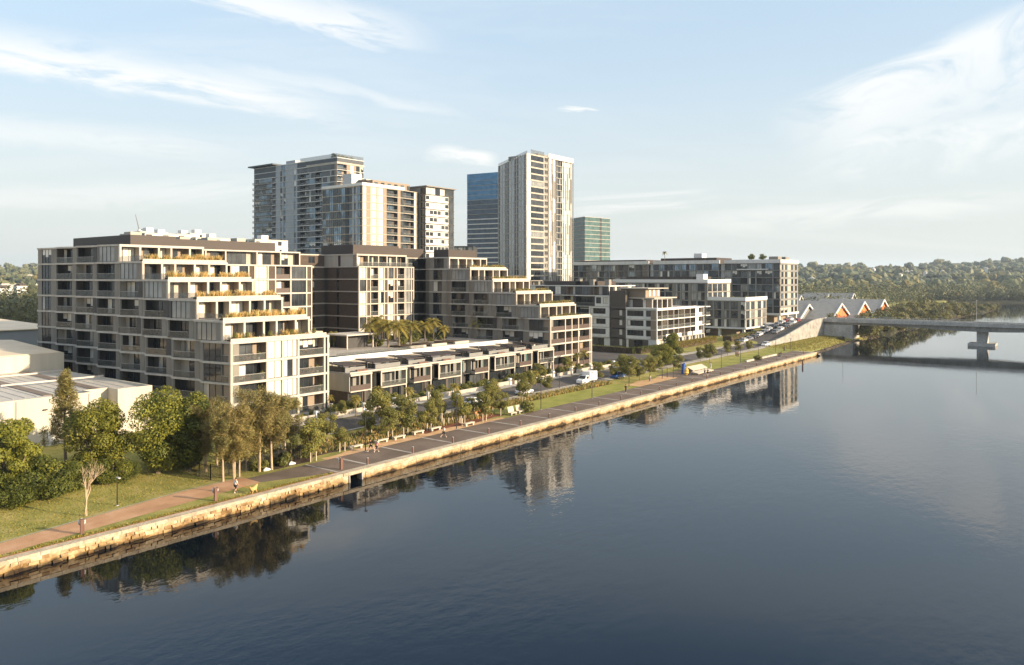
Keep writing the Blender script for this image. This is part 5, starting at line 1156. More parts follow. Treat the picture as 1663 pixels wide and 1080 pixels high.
mb = MB(); blades(mb, 8, 62, 75.05, 75.7, 1500, .16, gnd, ['l_grass'], r, .05, 2); stuff(mb, 'grass', 'short grass strip along the top of the rough river wall', 'grass')
mb = MB(); blades(mb, 106, 152, 88.4, 90.8, 2600, .55, gnd, ['l_gold', 'l_str', 'l_shr'], r, .05, 3); blades(mb, 60, 106, 84.5, 90.8, 2500, .5, gnd, ['l_shr', 'l_str', 'l_gold'], r, .05, 3); stuff(mb, 'ground_cover', 'tufted planting in the beds beside the street', 'ground cover')
mb = MB(); blades(mb, 58, 178, 100.6, 104, 5000, .5, gnd, ['l_shr', 'l_shr', 'l_str'], r, .05, 3); stuff(mb, 'ground_cover', 'low green planting in the front gardens', 'ground cover')
mb = MB(); blades(mb, 258, 324, 79, 91, 4000, .3, lambda u, v: gnd(u, v), ['l_grass', 'l_str'], r, .09, 2)
for i in range(900):
    u = r.uniform(258, 330); v = shore(u)+r.uniform(-.4, 1.6); s = r.uniform(.2, .6); z = gnd(u, v); mb.hexa([(u-s, v-s, z-.3), (u+s, v-s, z-.3), (u+s, v+s, z-.3), (u-s, v+s, z-.3), (u-s*.6, v-s*.6, z+s*.6), (u+s*.5, v-s*.7, z+s*.5), (u+s*.6, v+s*.6, z+s*.7), (u-s*.7, v+s*.5, z+s*.5)], 'rock')
for i in range(1500):
    u = r.uniform(338, 700); v = shore(u)+r.uniform(-.6, 4.5 if u < 460 else 2); s = r.uniform(.25, .8); z = gnd(u, v); mb.hexa([(u-s, v-s, z-.3), (u+s, v-s, z-.3), (u+s, v+s, z-.3), (u-s, v+s, z-.3), (u-s*.6, v-s*.6, z+s*.5), (u+s*.5, v-s*.7, z+s*.4), (u+s*.6, v+s*.6, z+s*.6), (u-s*.7, v+s*.5, z+s*.4)], 'rock')
stuff(mb, 'bank_rubble', 'grass and stones on the bank between the promenade end and the bridge', 'riverbank')
dk = ['', '', '', 'lowest', 'second lowest', 'middle', 'second highest', 'highest']
for nm, fr_, u0, u1, z0, mats, hh in (('grass-terraced block', A_f, 66.6, 81.6, 1.9, ['l_gold', 'l_gold', 'l_str', 'l_gold'], .95), ('bronze-balustraded stepped block', C_f, 155.6, 170.6, 1.5, ['l_gold', 'l_str', 'l_shr', 'l_str'], .7)):
    for k in range(3, 8):
        if fr_[k+1]-fr_[k] < 1: continue
        mb = MB(); zt = z0+3.1*(k+1)+.24; blades(mb, u0, u1, fr_[k]+.42, fr_[k]+1.3, 150 if k > 3 else 90, hh*.6 if k > 3 else .4, lambda u, v: zt, ['l_str', 'l_shr', 'l_gold'], r, .045, 5)
        for _ in range(26 if k > 3 else 5):
            uc = r.uniform(u0, u1-.8); blades(mb, uc, uc+r.uniform(.5, 1.1), fr_[k]+.42, fr_[k]+1.3, 16, hh*r.uniform(.75, 1.2), lambda u, v: zt, mats, r, .04, 5)
        stuff(mb, 'ornamental_grass', f'{dk[k]} terrace bed of feathery {"golden" if hh > .8 else "green and gold"} grass on the {nm}', 'ornamental grass')
# --- shore trees beyond the bridge
def far_ok(u, v): return farland(u, v)
r = random.Random(5); n = 0
MANG = [(px, d) for px, d in ((1425, 345), (1431, 352), (1462, 370), (1470, 378), (1440, 366))]
for i in range(128):
    u = r.uniform(395, 700) if i < 95 else r.uniform(343, 420); v = shore(u)+r.uniform(1.0, 5+34*r.random()**1.5)*(1 if u < 640 else .4)
    h = r.uniform(4.5, 9.5) if u < 600 else r.uniform(3.5, 5.5)
    if u < 520 and v < shore(u)+60 and 98 < v: v = shore(u)+r.uniform(2, 16)
    plant('mangrove', u, v, max(-1.2, gnd(u, v) if u < 860 else 0)-.3, h, 'bushy olive green tree on the shore beyond the bridge', 'tree', 'shore trees beyond the bridge', seed=i % 5)
for i, (px, d, h) in enumerate(((1402, 312, 6.5), (1392, 318, 4), (1441, 372, 5.5), (1465, 396, 9), (1478, 420, 10), (1490, 470, 12), (1455, 430, 8))):
    u, v = atd(px, d); plant('mangrove', u, v, max(-.6, gnd(u, max(v, shore(u)+1))-.2), h, ['dark tree on the bank beside the bridge abutment', 'small dark bush on the bank under the bridge end', 'thin reddish tree standing beside the orange gables', 'tall tree just past the last orange gable', 'dark shore tree behind the tall one past the gables', 'tallest dark tree on the shore spit', 'tree squeezed between the last gable and the shore'][i], 'tree', seed=i % 5)
# --- far woodland, one mass
ICO = bmesh.new(); bmesh.ops.create_icosphere(ICO, subdivisions=2, radius=1); ICO.verts.ensure_lookup_table(); IV = [tuple(q.co) for q in ICO.verts]; IF = [tuple(q.index for q in f.verts) for f in ICO.faces]; ICO.free()
def crownlump(mb, u, v, z, h, W, r):
    """a distant crown: a few ragged overlapping heads of foliage over the trunk"""
    k = mb.mi(r.choice(['l_far', 'l_far', 'l_far2', 'l_far3', 'l_mang'])); n = r.choice((2, 3, 3))
    for i in range(n):
        a = r.uniform(0, 6.28); q = W*.55*r.random()**.5 if i else 0; c = (u+q*math.cos(a), v+q*math.sin(a), z+h*r.uniform(.5, .72)); s_ = W*r.uniform(.5, .85); b = len(mb.v); sz = h*r.uniform(.26, .38)
        p1, p2 = r.uniform(0, 6), r.uniform(0, 6)
        for x, y, zz in IV: j = r.uniform(.78, 1.22)*(1+.16*math.sin(5*x+p1)*math.sin(4*y+p2)); mb.v.append((c[0]+x*s_*j, c[1]+y*s_*j, c[2]+zz*sz*j))
        for f in IF: mb.f.append(tuple(b+t for t in f)); mb.m.append(k)
    mb.tube([(u, v, z-1), (u, v, z+h*.5)], W*.06, 'bark', 4, False)
mb = MB(); r = random.Random(9); cnt = 0
def wood(px0, px1, d0, d1, n, hh, cond=None, pw=1.0, leaf=38):
    for _ in range(n):
        d = lerp(d0, d1, r.random()**pw); u, v = atd(r.uniform(px0, px1), d)
        if not far_ok(u, v) or (cond and not cond(u, v, d)): continue
        z = hillz(u, v) if d > 700 or u < 0 or True else 0; h = r.uniform(*hh)*(1 if r.random() < .85 else 1.4); W = h*r.uniform(.4, .8)
        if d > 840:
            crownlump(mb, u, v, z, h*.95, W*.82, r); continue
        bl = [((u+r.uniform(-.5, .5)*W, v+r.uniform(-.5, .5)*W, z+h*r.uniform(.5, .75)), (W*.7, W*.7, h*.36)) for _ in range(2)]+[((u, v, z+h*.42), (W, W, h*.45))]
        leafcloud(mb, bl, leaf, max(1.3, d*.0021), [(r.choice(['l_far', 'l_far', 'l_far2', 'l_far3', 'l_mang']), 1)], r, 1.0, 0, .85, .14)
wood(1285, 1760, 748, 800, 420, (9, 14), None, 1.0, 90)
wood(1285, 1760, 752, 1000, 900, (10, 16), None, 1.0, 70)
wood(1285, 1760, 900, 2350, 2000, (10, 19), None, .8, 70)
wood(1285, 1570, 470, 760, 420, (8, 14), lambda u, v, d: v > 135, 1, 60)
wood(-140, 90, 350, 470, 330, (12, 17), lambda u, v, d: v > 275, 1, 60)
wood(-140, 90, 470, 2300, 1100, (9, 15), None, .8, 50)
wood(90, 1285, 1700, 2300, 700, (9, 13), None, 1, 20)
o = mb.build('woodland'); tag(o, 'hazy wooded hillside across the river and behind the estate', 'woodland', kind='stuff')
# --- houses among the far trees
r = random.Random(14)
HS = [(1318, 1250), (1332, 1180), (1341, 1500), (1352, 1320), (1366, 1700), (1381, 1420), (1392, 1260), (1402, 1640), (1418, 1560), (1431, 1130), (1436, 1145), (1442, 1120), (1449, 1600), (1456, 1480), (1461, 1200), (1466, 1540), (1473, 1560), (1480, 1500), (1490, 1650), (1502, 1480), (1530, 1700), (1578, 1620), (1600, 1580), (1625, 1720), (8, 900), (18, 820), (28, 860), (40, 980), (48, 1250), (5, 700), (33, 760), (52, 1120)]
for i, (px, d) in enumerate(HS):
    u, v = atd(px, d); z = hillz(u, v); W, L, h = r.uniform(8, 14), r.uniform(6, 9), r.uniform(11, 16)
    if not far_ok(u, v): continue
    t = thing('hillside_house', (u, v, z), 'small pale house among the trees of the far wooded hillside', 'house', 'houses on the far hillside')
    mb = MB(); mb.box(u-W/2, u+W/2, v-L/2, v+L/2, z, z+h, 'white'); mb.build('wall', t); mb = MB(); q = 'brick' if r.random() < .3 else r.choice(['cream', 'white', 'tin', 'fascia'])
    mb.hexa([(u-W/2-.5, v-L/2-.5, z+h), (u+W/2+.5, v-L/2-.5, z+h), (u+W/2+.5, v+L/2+.5, z+h), (u-W/2-.5, v+L/2+.5, z+h), (u-W/2+2, v-.1, z+h+2.6), (u+W/2-2, v-.1, z+h+2.6), (u+W/2-2, v+.1, z+h+2.6), (u-W/2+2, v+.1, z+h+2.6)], q); mb.build('roof', t)

# --- potted plants on the balconies and terraces
pp = None
POTS = [(67.4, 104.4, 1), (71.6, 104.5, 1), (79.2, 104.5, 1), (83.2, 104.6, 1), (67.2, 104.5, 2), (72.0, 104.4, 2), (82.6, 104.4, 2), (78.6, 104.5, 3), (71.4, 104.5, 3), (67.3, 104.5, 4), (69.5, 104.6, 4), (73.5, 104.5, 4), (77.5, 104.6, 4), (82.0, 104.5, 4)]
for u, v, k in POTS:
    z = 1.9+3.1*k
    if pp is None:
        pp = thing('potted_plant', (u, v, z), 'green plant in a round pale pot on the stepped front balconies above the casuarinas', 'potted plant', 'balcony pot plants'); mb = MB(); mb.tube([(u, v, z), (u, v, z+.42)], [.17, .24], 'cream', 10); mb.build('pot', pp)
        mb = MB(); leafcloud(mb, [((u, v, z+.85), (.36, .36, .48))], 260, .2, [('l_shr', 2), ('l_palm', 1)], random.Random(3), 1.6); mb.build('foliage', pp); o = pp
    else: o = copy_tree(pp); o.location = (u, v, z); o.rotation_euler[2] = u*3
# ================================================================ SMALL THINGS
# --- bollards, life-ring posts, lamps
b0_ = None
for i in range(23):
    u = 67.5+8.15*i
    if b0_ is None:
        b0_ = thing('bollard', (u, 75.25, 0), '', 'bollard', 'timber bollards along the river edge'); mb = MB(); mb.box(u-.09, u+.09, 75.16, 75.34, -.1, .82, 'timber'); mb.build('post', b0_)
        mb = MB(); mb.box(u-.1, u+.1, 75.15, 75.35, .82, .87, 'galv'); mb.build('cap', b0_); o = b0_
    else: o = copy_tree(b0_); o.location = (u, 75.25, 0)
    o['label'] = f'slim timber bollard on the river edge, {ORD[i]} from the culvert'
r0_ = None
for i, (px, lb) in enumerate(((133, 'brown life-ring post on the grass strip, farthest from the culvert'), (350, 'brown life-ring post on the grass strip beside the dog walker'), (554, 'brown life-ring post on the promenade just before the culvert'))):
    u = uat(px, 75.9); v = 75.9
    if r0_ is None:
        r0_ = thing('life_ring_post', (u, v, 0), lb, 'life-ring post', 'life-ring posts along the river wall'); mb = MB(); mb.box(u-.16, u+.16, v-.16, v+.16, -.1, 1.35, 'timber'); mb.build('post', r0_)
        mb = MB(); c = Vector((u, v, 1.02)); pts = []
        for j in range(17):
            a = j/16*6.2832; pts.append((u-.17-.0*j+.0, v-.19, 1.02)); pts[-1] = (u+math.cos(a)*.27, v+.23, 1.1+math.sin(a)*.27)
        mb.tube(pts, .075, 'whitepaint', 6); ring = mb.build('life_ring', r0_, smooth=True)
        mb = MB(); mb.box(u-.2, u+.2, v-.2, v+.2, 1.35, 1.42, 'timber'); mb.build('cap', r0_); o = r0_
    else: o = copy_tree(r0_); o.location = (u, v, 0)
    o.rotation_euler[2] = -.25; o['label'] = lb
def lamp(u, v, z, h, label, head='side'):
    t = thing('lamp_post', (u, v, z), label, 'lamp post', 'lamp posts'); mb = MB(); mb.tube([(u, v, z-.2), (u, v, z+h)], [.075, .05], 'darkmetal', 8); mb.build('pole', t)
    mb = MB(); mb.box(u-.12, u+.12, v-.5, v+.12, z+h, z+h+.09, 'galv'); hd = mb.build('lamp_head', t); mb = MB(); mb.box(u-.14, u+.14, v-.14, v+.14, z-.02, z+.06, 'galv'); mb.build('base', t)
LP = [(593, 733, 66), (741, 697, 57), (878, 665, 50), (961, 647, 42), (1021, 629, 40), (1093, 614, 36), (1171, 599, 31), (1202, 590, 28), (1231, 584, 26), (1259, 572, 22), (1283, 569, 20), (1219, 566, 33), (908, 631, 20), (1315, 545, 22), (536, 690, 34)]
for i, (px, py, hp) in enumerate(LP):
    u, v, z = pick(px, py); d = u*FU+v*FV
    lb = f'{"tall" if hp/d*1 > .2 else "slim"} dark lamp post on the promenade side, {ORD[i]} from the culvert' if i < 11 else ['street light pole by the foot of the grey stepped block', 'short dark sign post at the kerb beyond the box truck', 'lamp post on the ramp road near the bridge', 'lamp post at the turning circle by the casuarinas'][i-11]
    lamp(u, v, z, hp*d/FPX, lb.replace('tall', 'slim'))
u, v, z = pick(190, 821); lamp(u, v, z, 2.9, 'short lamp post with white head on the rough grass near the bare tree')
for i in range(14):
    v = 60-i*22 if i else 84; t = thing('street_light', (326, v, 7.3), f'slender street light on the bridge parapet, {ORD[i]} from the shore', 'street light', 'bridge street lights'); mb = MB(); mb.tube([(325.65, v, 7.3), (325.65, v, 15.5)], [.1, .06], 'galv', 6); mb.build('pole', t); mb = MB(); mb.box(325.5, 327, v-.12, v+.12, 15.5, 15.62, 'galv'); mb.build('lamp_head', t)
# --- benches
bn = None
for i, (px, py) in enumerate(((577, 729), (619, 719), (647, 713), (678, 705), (706, 699), (761, 691))):
    u, v, z = pick(px, py)
    if bn is None:
        bn = thing('bench', (u, v, z), '', 'bench', 'pale concrete benches on the gravel verge'); mb = MB(); mb.box(u-1.15, u+1.15, v-.3, v+.3, z+.36, z+.5, 'timberpale'); mb.build('seat', bn)
        for s in (-.85, .85): mb = MB(); mb.box(u+s-.16, u+s+.16, v-.26, v+.26, z-.05, z+.36, 'cream'); mb.build('leg', bn)
        o = bn
    else: o = copy_tree(bn); o.location = (u, v, z)
    o['label'] = f'pale backless bench on the gravel verge, {ORD[i]} from the culvert'
for i, (px, py) in enumerate(((832, 674), (845, 671))):
    u, v, z = pick(px, py); t = thing('lounge_seat', (u, v, z), ['pale high-backed seat on the lawn edge, nearer the playground', 'pale high-backed seat on the lawn edge, nearer the dark shrub'][i], 'seat', 'pair of lounge seats')
    mb = MB(); mb.box(u-.8, u+.8, v-.35, v+.35, z+.34, z+.5, 'timberpale'); mb.build('seat', t); mb = MB(); mb.hexa([(u-.8, v+.3, z+.5), (u+.8, v+.3, z+.5), (u+.8, v+.42, z+.5), (u-.8, v+.42, z+.5), (u-.8, v+.55, z+1.4), (u+.8, v+.55, z+1.4), (u+.8, v+.65, z+1.4), (u-.8, v+.65, z+1.4)], 'timberpale'); mb.build('backrest', t)
    for s in (-.6, .6): mb = MB(); mb.box(u+s-.1, u+s+.1, v-.3, v+.3, z-.05, z+.34, 'cream'); mb.build('leg', t)
for i, (px, py, L) in enumerate(((1131, 601, 9), (1140, 606, 9.5))):
    u, v, z = pick(px, py); t = thing('sun_platform', (u, v, z), ['long sloping pale timber sun platform behind the lower one', 'long pale timber sun platform at the promenade edge'][i], 'sun platform', 'timber sun platforms')
    mb = MB(); h = 1.2 if i == 0 else .75; mb.hexa([(u-L/2, v-1, z+.3), (u+L/2, v-1, z+.3), (u+L/2, v+.7, z+h-.15), (u-L/2, v+.7, z+h-.15), (u-L/2, v-1, z+.45), (u+L/2, v-1, z+.45), (u+L/2, v+.7, z+h), (u-L/2, v+.7, z+h)], 'timberpale'); mb.build('deck', t)
    for s in (-.4, 0, .4): mb = MB(); mb.hexa([(u+s*L-.12, v-.8, z-.05), (u+s*L+.12, v-.8, z-.05), (u+s*L+.12, v+.6, z-.05), (u+s*L-.12, v+.6, z-.05), (u+s*L-.12, v-.8, z+.3), (u+s*L+.12, v-.8, z+.3), (u+s*L+.12, v+.6, z+h-.2), (u+s*L-.12, v+.6, z+h-.2)], 'cream'); mb.build('support', t)
M['bluep'] = mat('blue_paint', (.03, .075, .28), .4, .1, 1); M['yellowp'] = mat('yellow_paint', (.72, .5, .12), .5, .1, 1)
u, v, z = pick(1109, 607)
mb = MB(); mb.hexa([(u-.5, v-.3, z-.1), (u+.6, v-.3, z-.1), (u+.6, v+.3, z-.1), (u-.5, v+.3, z-.1), (u-.1, v-.25, z+2.5), (u+.7, v-.25, z+2.3), (u+.7, v+.25, z+2.3), (u-.1, v+.25, z+2.5)], 'bluep'); mb.tube([(u+.9, v, z-.1), (u+1.2, v, z+1.6), (u+.5, v, z+2.6)], [.3, .25, .2], 'bluep', 8)
single(mb, 'play_sculpture', 'blue leaning play sculpture beside the sun platforms', 'play sculpture', org=(u, v, z))
u, v, z = pick(1114, 609); mb = MB(); mb.tube([(u, v, z-.1), (u, v, z+.5), (u+.1, v, z+1.2), (u, v, z+1.75)], [.5, .62, .55, .35], 'yellowp', 12); single(mb, 'play_sculpture', 'rounded yellow play sculpture next to the blue one', 'play sculpture', org=(u, v, z))
for i, (px, py, hp) in enumerate(((717, 688, 23), (733.5, 685, 20), (720, 691, 11), (746, 687, 12), (750, 691, 11), (728, 688, 9))):
    u, v, z = pick(px, py); d = u*FU+v*FV; mb = MB(); mb.tube([(u, v, z-.1), (u, v, z+hp*d/FPX)], .11, 'timberpale', 8); mb.tube([(u, v, z+hp*d/FPX), (u, v, z+hp*d/FPX+.06)], .12, 'galv', 8); single(mb, 'play_post', f'{["tallest", "second tallest", "short front", "mid height", "short rear", "lowest"][i]} pale timber post standing in the red playground', 'play post', 'playground posts', org=(u, v, z))
u, v, z = pick(775, 676); t = thing('spring_rider', (u, v, z), 'small orange and white spring rider at the end of the red playground', 'play rider'); mb = MB(); mb.tube([(u-.7, v, z+.6), (u, v, z+.75), (u+.6, v, z+.9)], [.15, .3, .18], 'orange', 8); mb.build('body', t); mb = MB(); mb.tube([(u, v, z-.05), (u, v, z+.5)], .14, 'whitepaint', 8); mb.build('spring', t)
u, v, z = pick(1079, 614); t = thing('climbing_frame', (u, v, z), 'dark climbing frame at the back of the orange gravel court', 'climbing frame')
for s in (-1.3, 1.3): mb = MB(); mb.tube([(u+s, v, z-.1), (u+s, v, z+2.4)], .07, 'darkmetal', 6); mb.build('post', t)
mb = MB(); mb.tube([(u-1.4, v, z+2.35), (u+1.4, v, z+2.35)], .06, 'darkmetal', 6); mb.build('crossbar', t)
a, b_ = pick(1211, 588), pick(1260, 577); mb = MB(); n = 7
for i in range(n):
    p = Vector(a).lerp(Vector(b_), i/n); q = Vector(a).lerp(Vector(b_), (i+.96)/n); mb.hexa([(p.x, p.y-.25, p.z-.1), (q.x, q.y-.25, q.z-.1), (q.x, q.y+.3, q.z-.1), (p.x, p.y+.3, p.z-.1), (p.x, p.y-.25, p.z+.45), (q.x, q.y-.25, q.z+.45), (q.x, q.y+.3, q.z+.45), (p.x, p.y+.3, p.z+.45)], 'cream')
single(mb, 'seat_wall', 'low pale seating wall along the far promenade lawn', 'seat wall', org=a)
u, v = at(1303, 594, WATER); mb = MB(); mb.tube([(u, v, WATER-2), (u, v, WATER+1.6)], .22, 'timber', 8); mb.tube([(u, v, WATER+1.6), (u, v, WATER+1.8)], [.24, .05], 'darkmetal', 8); single(mb, 'mooring_pile', 'dark timber mooring pile in the river near the promenade end', 'pile', org=(u, v, WATER))
# --- fence round the casuarina grove
fe = thing('fence', (51, 84, 0), 'black metal picket fence round the casuarina grove', 'fence'); mb = MB(); mp_ = []
def run(p, q):
    L = math.dist(p, q); n = int(L/.14)
    for i in range(n):
        x, y = lerp(p[0], q[0], i/n), lerp(p[1], q[1], i/n); z = gnd(x, y); mb.box(x-.012, x+.012, y-.012, y+.012, z, z+1.75, 'darkmetal')
    for h in (.3, 1.5):
        z = gnd(*p)+h; z2 = gnd(*q)+h; mb.tube([(p[0], p[1], z), (q[0], q[1], z2)], .025, 'darkmetal', 4)
    for i in range(int(L/2.4)+1):
        x, y = lerp(p[0], q[0], i*2.4/L), lerp(p[1], q[1], i*2.4/L); mp_.append((x, y, gnd(x, y)))
run((51, 84.2), (51, 97)); run((51, 84.2), (64, 84.4)); run((64, 84.4), (64.5, 91)); mb.build('pickets', fe)
for x, y, z in mp_: mb = MB(); mb.box(x-.04, x+.04, y-.04, y+.04, z-.1, z+1.9, 'darkmetal'); mb.build('post', fe)
for i, (px, py) in enumerate(((433, 765), (474, 755))):
    u, v, z = pick(px, py); mb = MB(); mb.tube([(u-.5, v, z+.12), (u-.1, v+.1, z+.22), (u+.5, v, z+.1)], [.12, .26, .1], 'whitepaint', 8); single(mb, 'bag', ['white bag lying at the foot of the tall casuarinas', 'pale bag lying on the verge where the dark promenade starts'][i], 'bag', org=(u, v, z), smooth=True)
# --- garden walls and letterbox pillars
gw = [(66, 72), (73.5, 80), (81.5, 90)]+[(a-.3, c-1.3) for (a, _, _), c in zip(TH, [t[0] for t in TH[1:]]+[155.5])]+[(156, 163), (165, 174)]
for i, (a, b_) in enumerate(gw):
    t = thing('garden_wall', (a, 100.6, 1.0), f'low cream garden wall with letterbox pillar, {ORD[i]} along the terrace street', 'garden wall', 'front garden walls'); z = gnd(a, 100.6); h = .75+.15*(i % 2)
    mb = MB(); mb.box(a, b_-.9, 100.5, 100.72, z-.1, z+h, 'render'); mb.build('wall', t); mb = MB(); mb.box(b_-.88, b_-.2, 100.3, 100.95, z-.1, z+1.45, 'whitepaint'); pl = mb.build('pillar', t); mb = MB(); mb.box(b_-.7, b_-.38, 100.27, 100.3, z+.75, z+1.2, 'darkmetal'); mb.build('letterbox', pl)
    mb = MB(); mb.box(b_-.2, b_+.9, 100.55, 100.6, z+.1, z+1.1, 'bald'); mb.build('gate', t)
# --- vehicles
M['tyre'] = mat('tyre_rubber', (.02, .02, .02), .8, .1, 2); M['carw'] = mat('white_car_paint', (.75, .74, .72), .25, .03, 1, coat=.6); M['carb'] = mat('blue_car_paint', (.02, .09, .3), .25, .1, 1, coat=.6); M['carg'] = mat('silver_car_paint', (.35, .35, .36), .3, .05, 1, metal=.5, coat=.5); M['cark'] = mat('dark_car_paint', (.03, .03, .035), .25, .1, 1, coat=.6); M['carr'] = mat('red_car_paint', (.25, .02, .02), .3, .1, 1, coat=.6); M['lampg'] = mat('lamp_glass', (.7, .7, .68), .15, .02, 1); M['lampr'] = mat('tail_lamp', (.35, .02, .02), .2, .05, 1)
def wheels(t, xs, w, rad):
    for x in xs:
        for s in (-1, 1):
            mb = MB(); mb.tube([(x, s*w-.11, rad), (x, s*w+.11, rad)], rad, 'tyre', 14); wo = mb.build('wheel', t, (0, 0, 0)); mb = MB(); mb.tube([(x, s*(w+.112)-.01, rad), (x, s*(w+.112)+.01, rad)], rad*.58, 'galv', 10); mb.build('rim', wo, (0, 0, 0))
def loft(mb, secs, m):
    rings = []
    for x, zb, zt, w in secs:
        c = min(.14, (zt-zb)*.3); rings.append([(x, -w, zb+c), (x, -w+c, zb), (x, w-c, zb), (x, w, zb+c), (x, w, zt-c), (x, w-c, zt), (x, -w+c, zt), (x, -w, zt-c)])
    b = len(mb.v); k = mb.mi(m)
    for rg in rings: mb.v.extend(rg)
    for i in range(len(rings)-1):
        for j in range(8): mb.f.append((b+i*8+j, b+(i+1)*8+j, b+(i+1)*8+(j+1) % 8, b+i*8+(j+1) % 8)); mb.m.append(k)
    mb.f.append(tuple(b+j for j in range(8))); mb.m.append(k); e = b+(len(rings)-1)*8; mb.f.append(tuple(e+j for j in range(8))[::-1]); mb.m.append(k)
CARS = {}
def car(u, v, z, hd, paint, label, group=None):
    if paint in CARS: t = copy_tree(CARS[paint])
    else:
        t = bpy.data.objects.new('car', None); COL.objects.link(t); CARS[paint] = t
        mb = MB(); loft(mb, [(-2.25, .38, .78, .72), (-2.12, .26, .92, .84), (-1.3, .22, .97, .89), (.7, .22, .95, .89), (1.5, .24, .84, .87), (2.1, .28, .72, .8), (2.24, .36, .62, .68)], paint); mb.build('body', t, (0, 0, 0), smooth=False)
        mb = MB(); mb.hexa([(-1.95, -.78, .93), (1.15, -.78, .93), (1.15, .78, .93), (-1.95, .78, .93), (-1.25, -.62, 1.42), (.25, -.62, 1.42), (.25, .62, 1.42), (-1.25, .62, 1.42)], 'g_dark'); mb.build('windows', t, (0, 0, 0))
        mb = MB(); loft(mb, [(-1.42, 1.38, 1.44, .62), (-1.1, 1.36, 1.49, .66), (.0, 1.36, 1.49, .66), (.35, 1.36, 1.43, .62)], paint)
        for s in (-1, 1):
            for (xa, xb) in ((1.12, .27), (-.35, -.35), (-1.93, -1.26)): mb.hexa([(xa-.06, s*.80-.03, .9), (xa+.06, s*.80-.03, .9), (xa+.06, s*.80+.03, .9), (xa-.06, s*.80+.03, .9), (xb-.06, s*.64-.03, 1.42), (xb+.06, s*.64-.03, 1.42), (xb+.06, s*.64+.03, 1.42), (xb-.06, s*.64+.03, 1.42)], paint)
        mb.build('roof', t, (0, 0, 0)); wheels(t, (-1.38, 1.38), .78, .32)
        for s in (-1, 1): mb = MB(); mb.box(2.1, 2.235, s*.58-.14, s*.58+.14, .52, .66, 'lampg'); mb.build('headlight', t, (0, 0, 0)); mb = MB(); mb.box(-2.26, -2.15, s*.6-.13, s*.6+.13, .64, .8, 'lampr'); mb.build('tail_light', t, (0, 0, 0))
    t.location = (u, v, z+.02); t.rotation_euler[2] = hd; return tag(t, label, 'car', group)
for px, py, pt, lb, sc in ((851, 640, 'carw', 'white hatchback parked on the street behind the lawn', 0), (768, 658, 'carw', 'white car half hidden by young trees beside the playground', 0), (1003, 614, 'carb', 'blue car parked on the street past the box truck', 0), (1243, 562, 'carw', 'white car on its own at the start of the ramp road', 0)):
    u, v, z = pick(px, py); car(u, v, gnd(u, v) if u < 262 else rz(u), 0 if px != 1243 else 3.14, pt, lb)
r = random.Random(31); seq = ['cark', 'carw', 'carg', 'cark', 'carw', 'carg', 'carw', 'cark', 'carg', 'carw', 'carr', 'carw']; nm = {'cark': 'black', 'carw': 'white', 'carg': 'silver', 'carr': 'red'}; cnt_ = {}
for row, v in ((0, 101.9), (1, 97.8)):
    for i in range(12 if row == 0 else 6):
        u = 262+i*5.0+row*26; pt = seq[(i+row*5) % 12]; cnt_[(row, pt)] = cnt_.get((row, pt), 0)+1; z = rz(u); sl_ = math.atan((rz(u+1)-rz(u-1))/2)
        o = car(u, v, z, 0, pt, f'{nm[pt]} car in the {"row nearer the buildings" if row == 0 else "row nearer the retaining wall"}, {ORD[cnt_[(row, pt)]-1]} {nm[pt]} one along the ramp road', 'cars parked along the ramp road'); o.rotation_euler[1] = -sl_
u, v, z = pick(950, 624); z = gnd(u, v)
tr = thing('box_truck', (u, v, z+.02), 'white box truck driving along the street behind the lawn', 'truck'); tr.rotation_euler[2] = math.pi
mb = MB(); loft(mb, [(-.2, .45, 2.0, .9), (.9, .4, 2.05, .92), (1.35, .4, 1.35, .92), (2.3, .4, 1.15, .88), (2.42, .5, .95, .8)], 'carw'); cb = mb.build('cab', tr, (0, 0, 0)); mb = MB(); mb.hexa([(.88, -.8, 1.42), (1.4, -.82, 1.38), (1.4, .82, 1.38), (.88, .8, 1.42), (.86, -.76, 1.98), (.96, -.76, 1.98), (.96, .76, 1.98), (.86, .76, 1.98)], 'g_dark'); mb.box(.05, .85, -.95, .95, 1.3, 1.85, 'g_dark'); mb.build('windows', cb, (0, 0, 0))
mb = MB(); loft(mb, [(-3.4, .7, 2.75, 1.02), (-.3, .7, 2.75, 1.02)], 'whitepaint'); mb.build('cargo_box', tr, (0, 0, 0)); wheels(tr, (-2.2, 1.6), .84, .4)
mb = MB(); mb.box(-3.4, 2.0, -.5, .5, .42, .68, 'darkmetal'); mb.build('chassis', tr, (0, 0, 0))
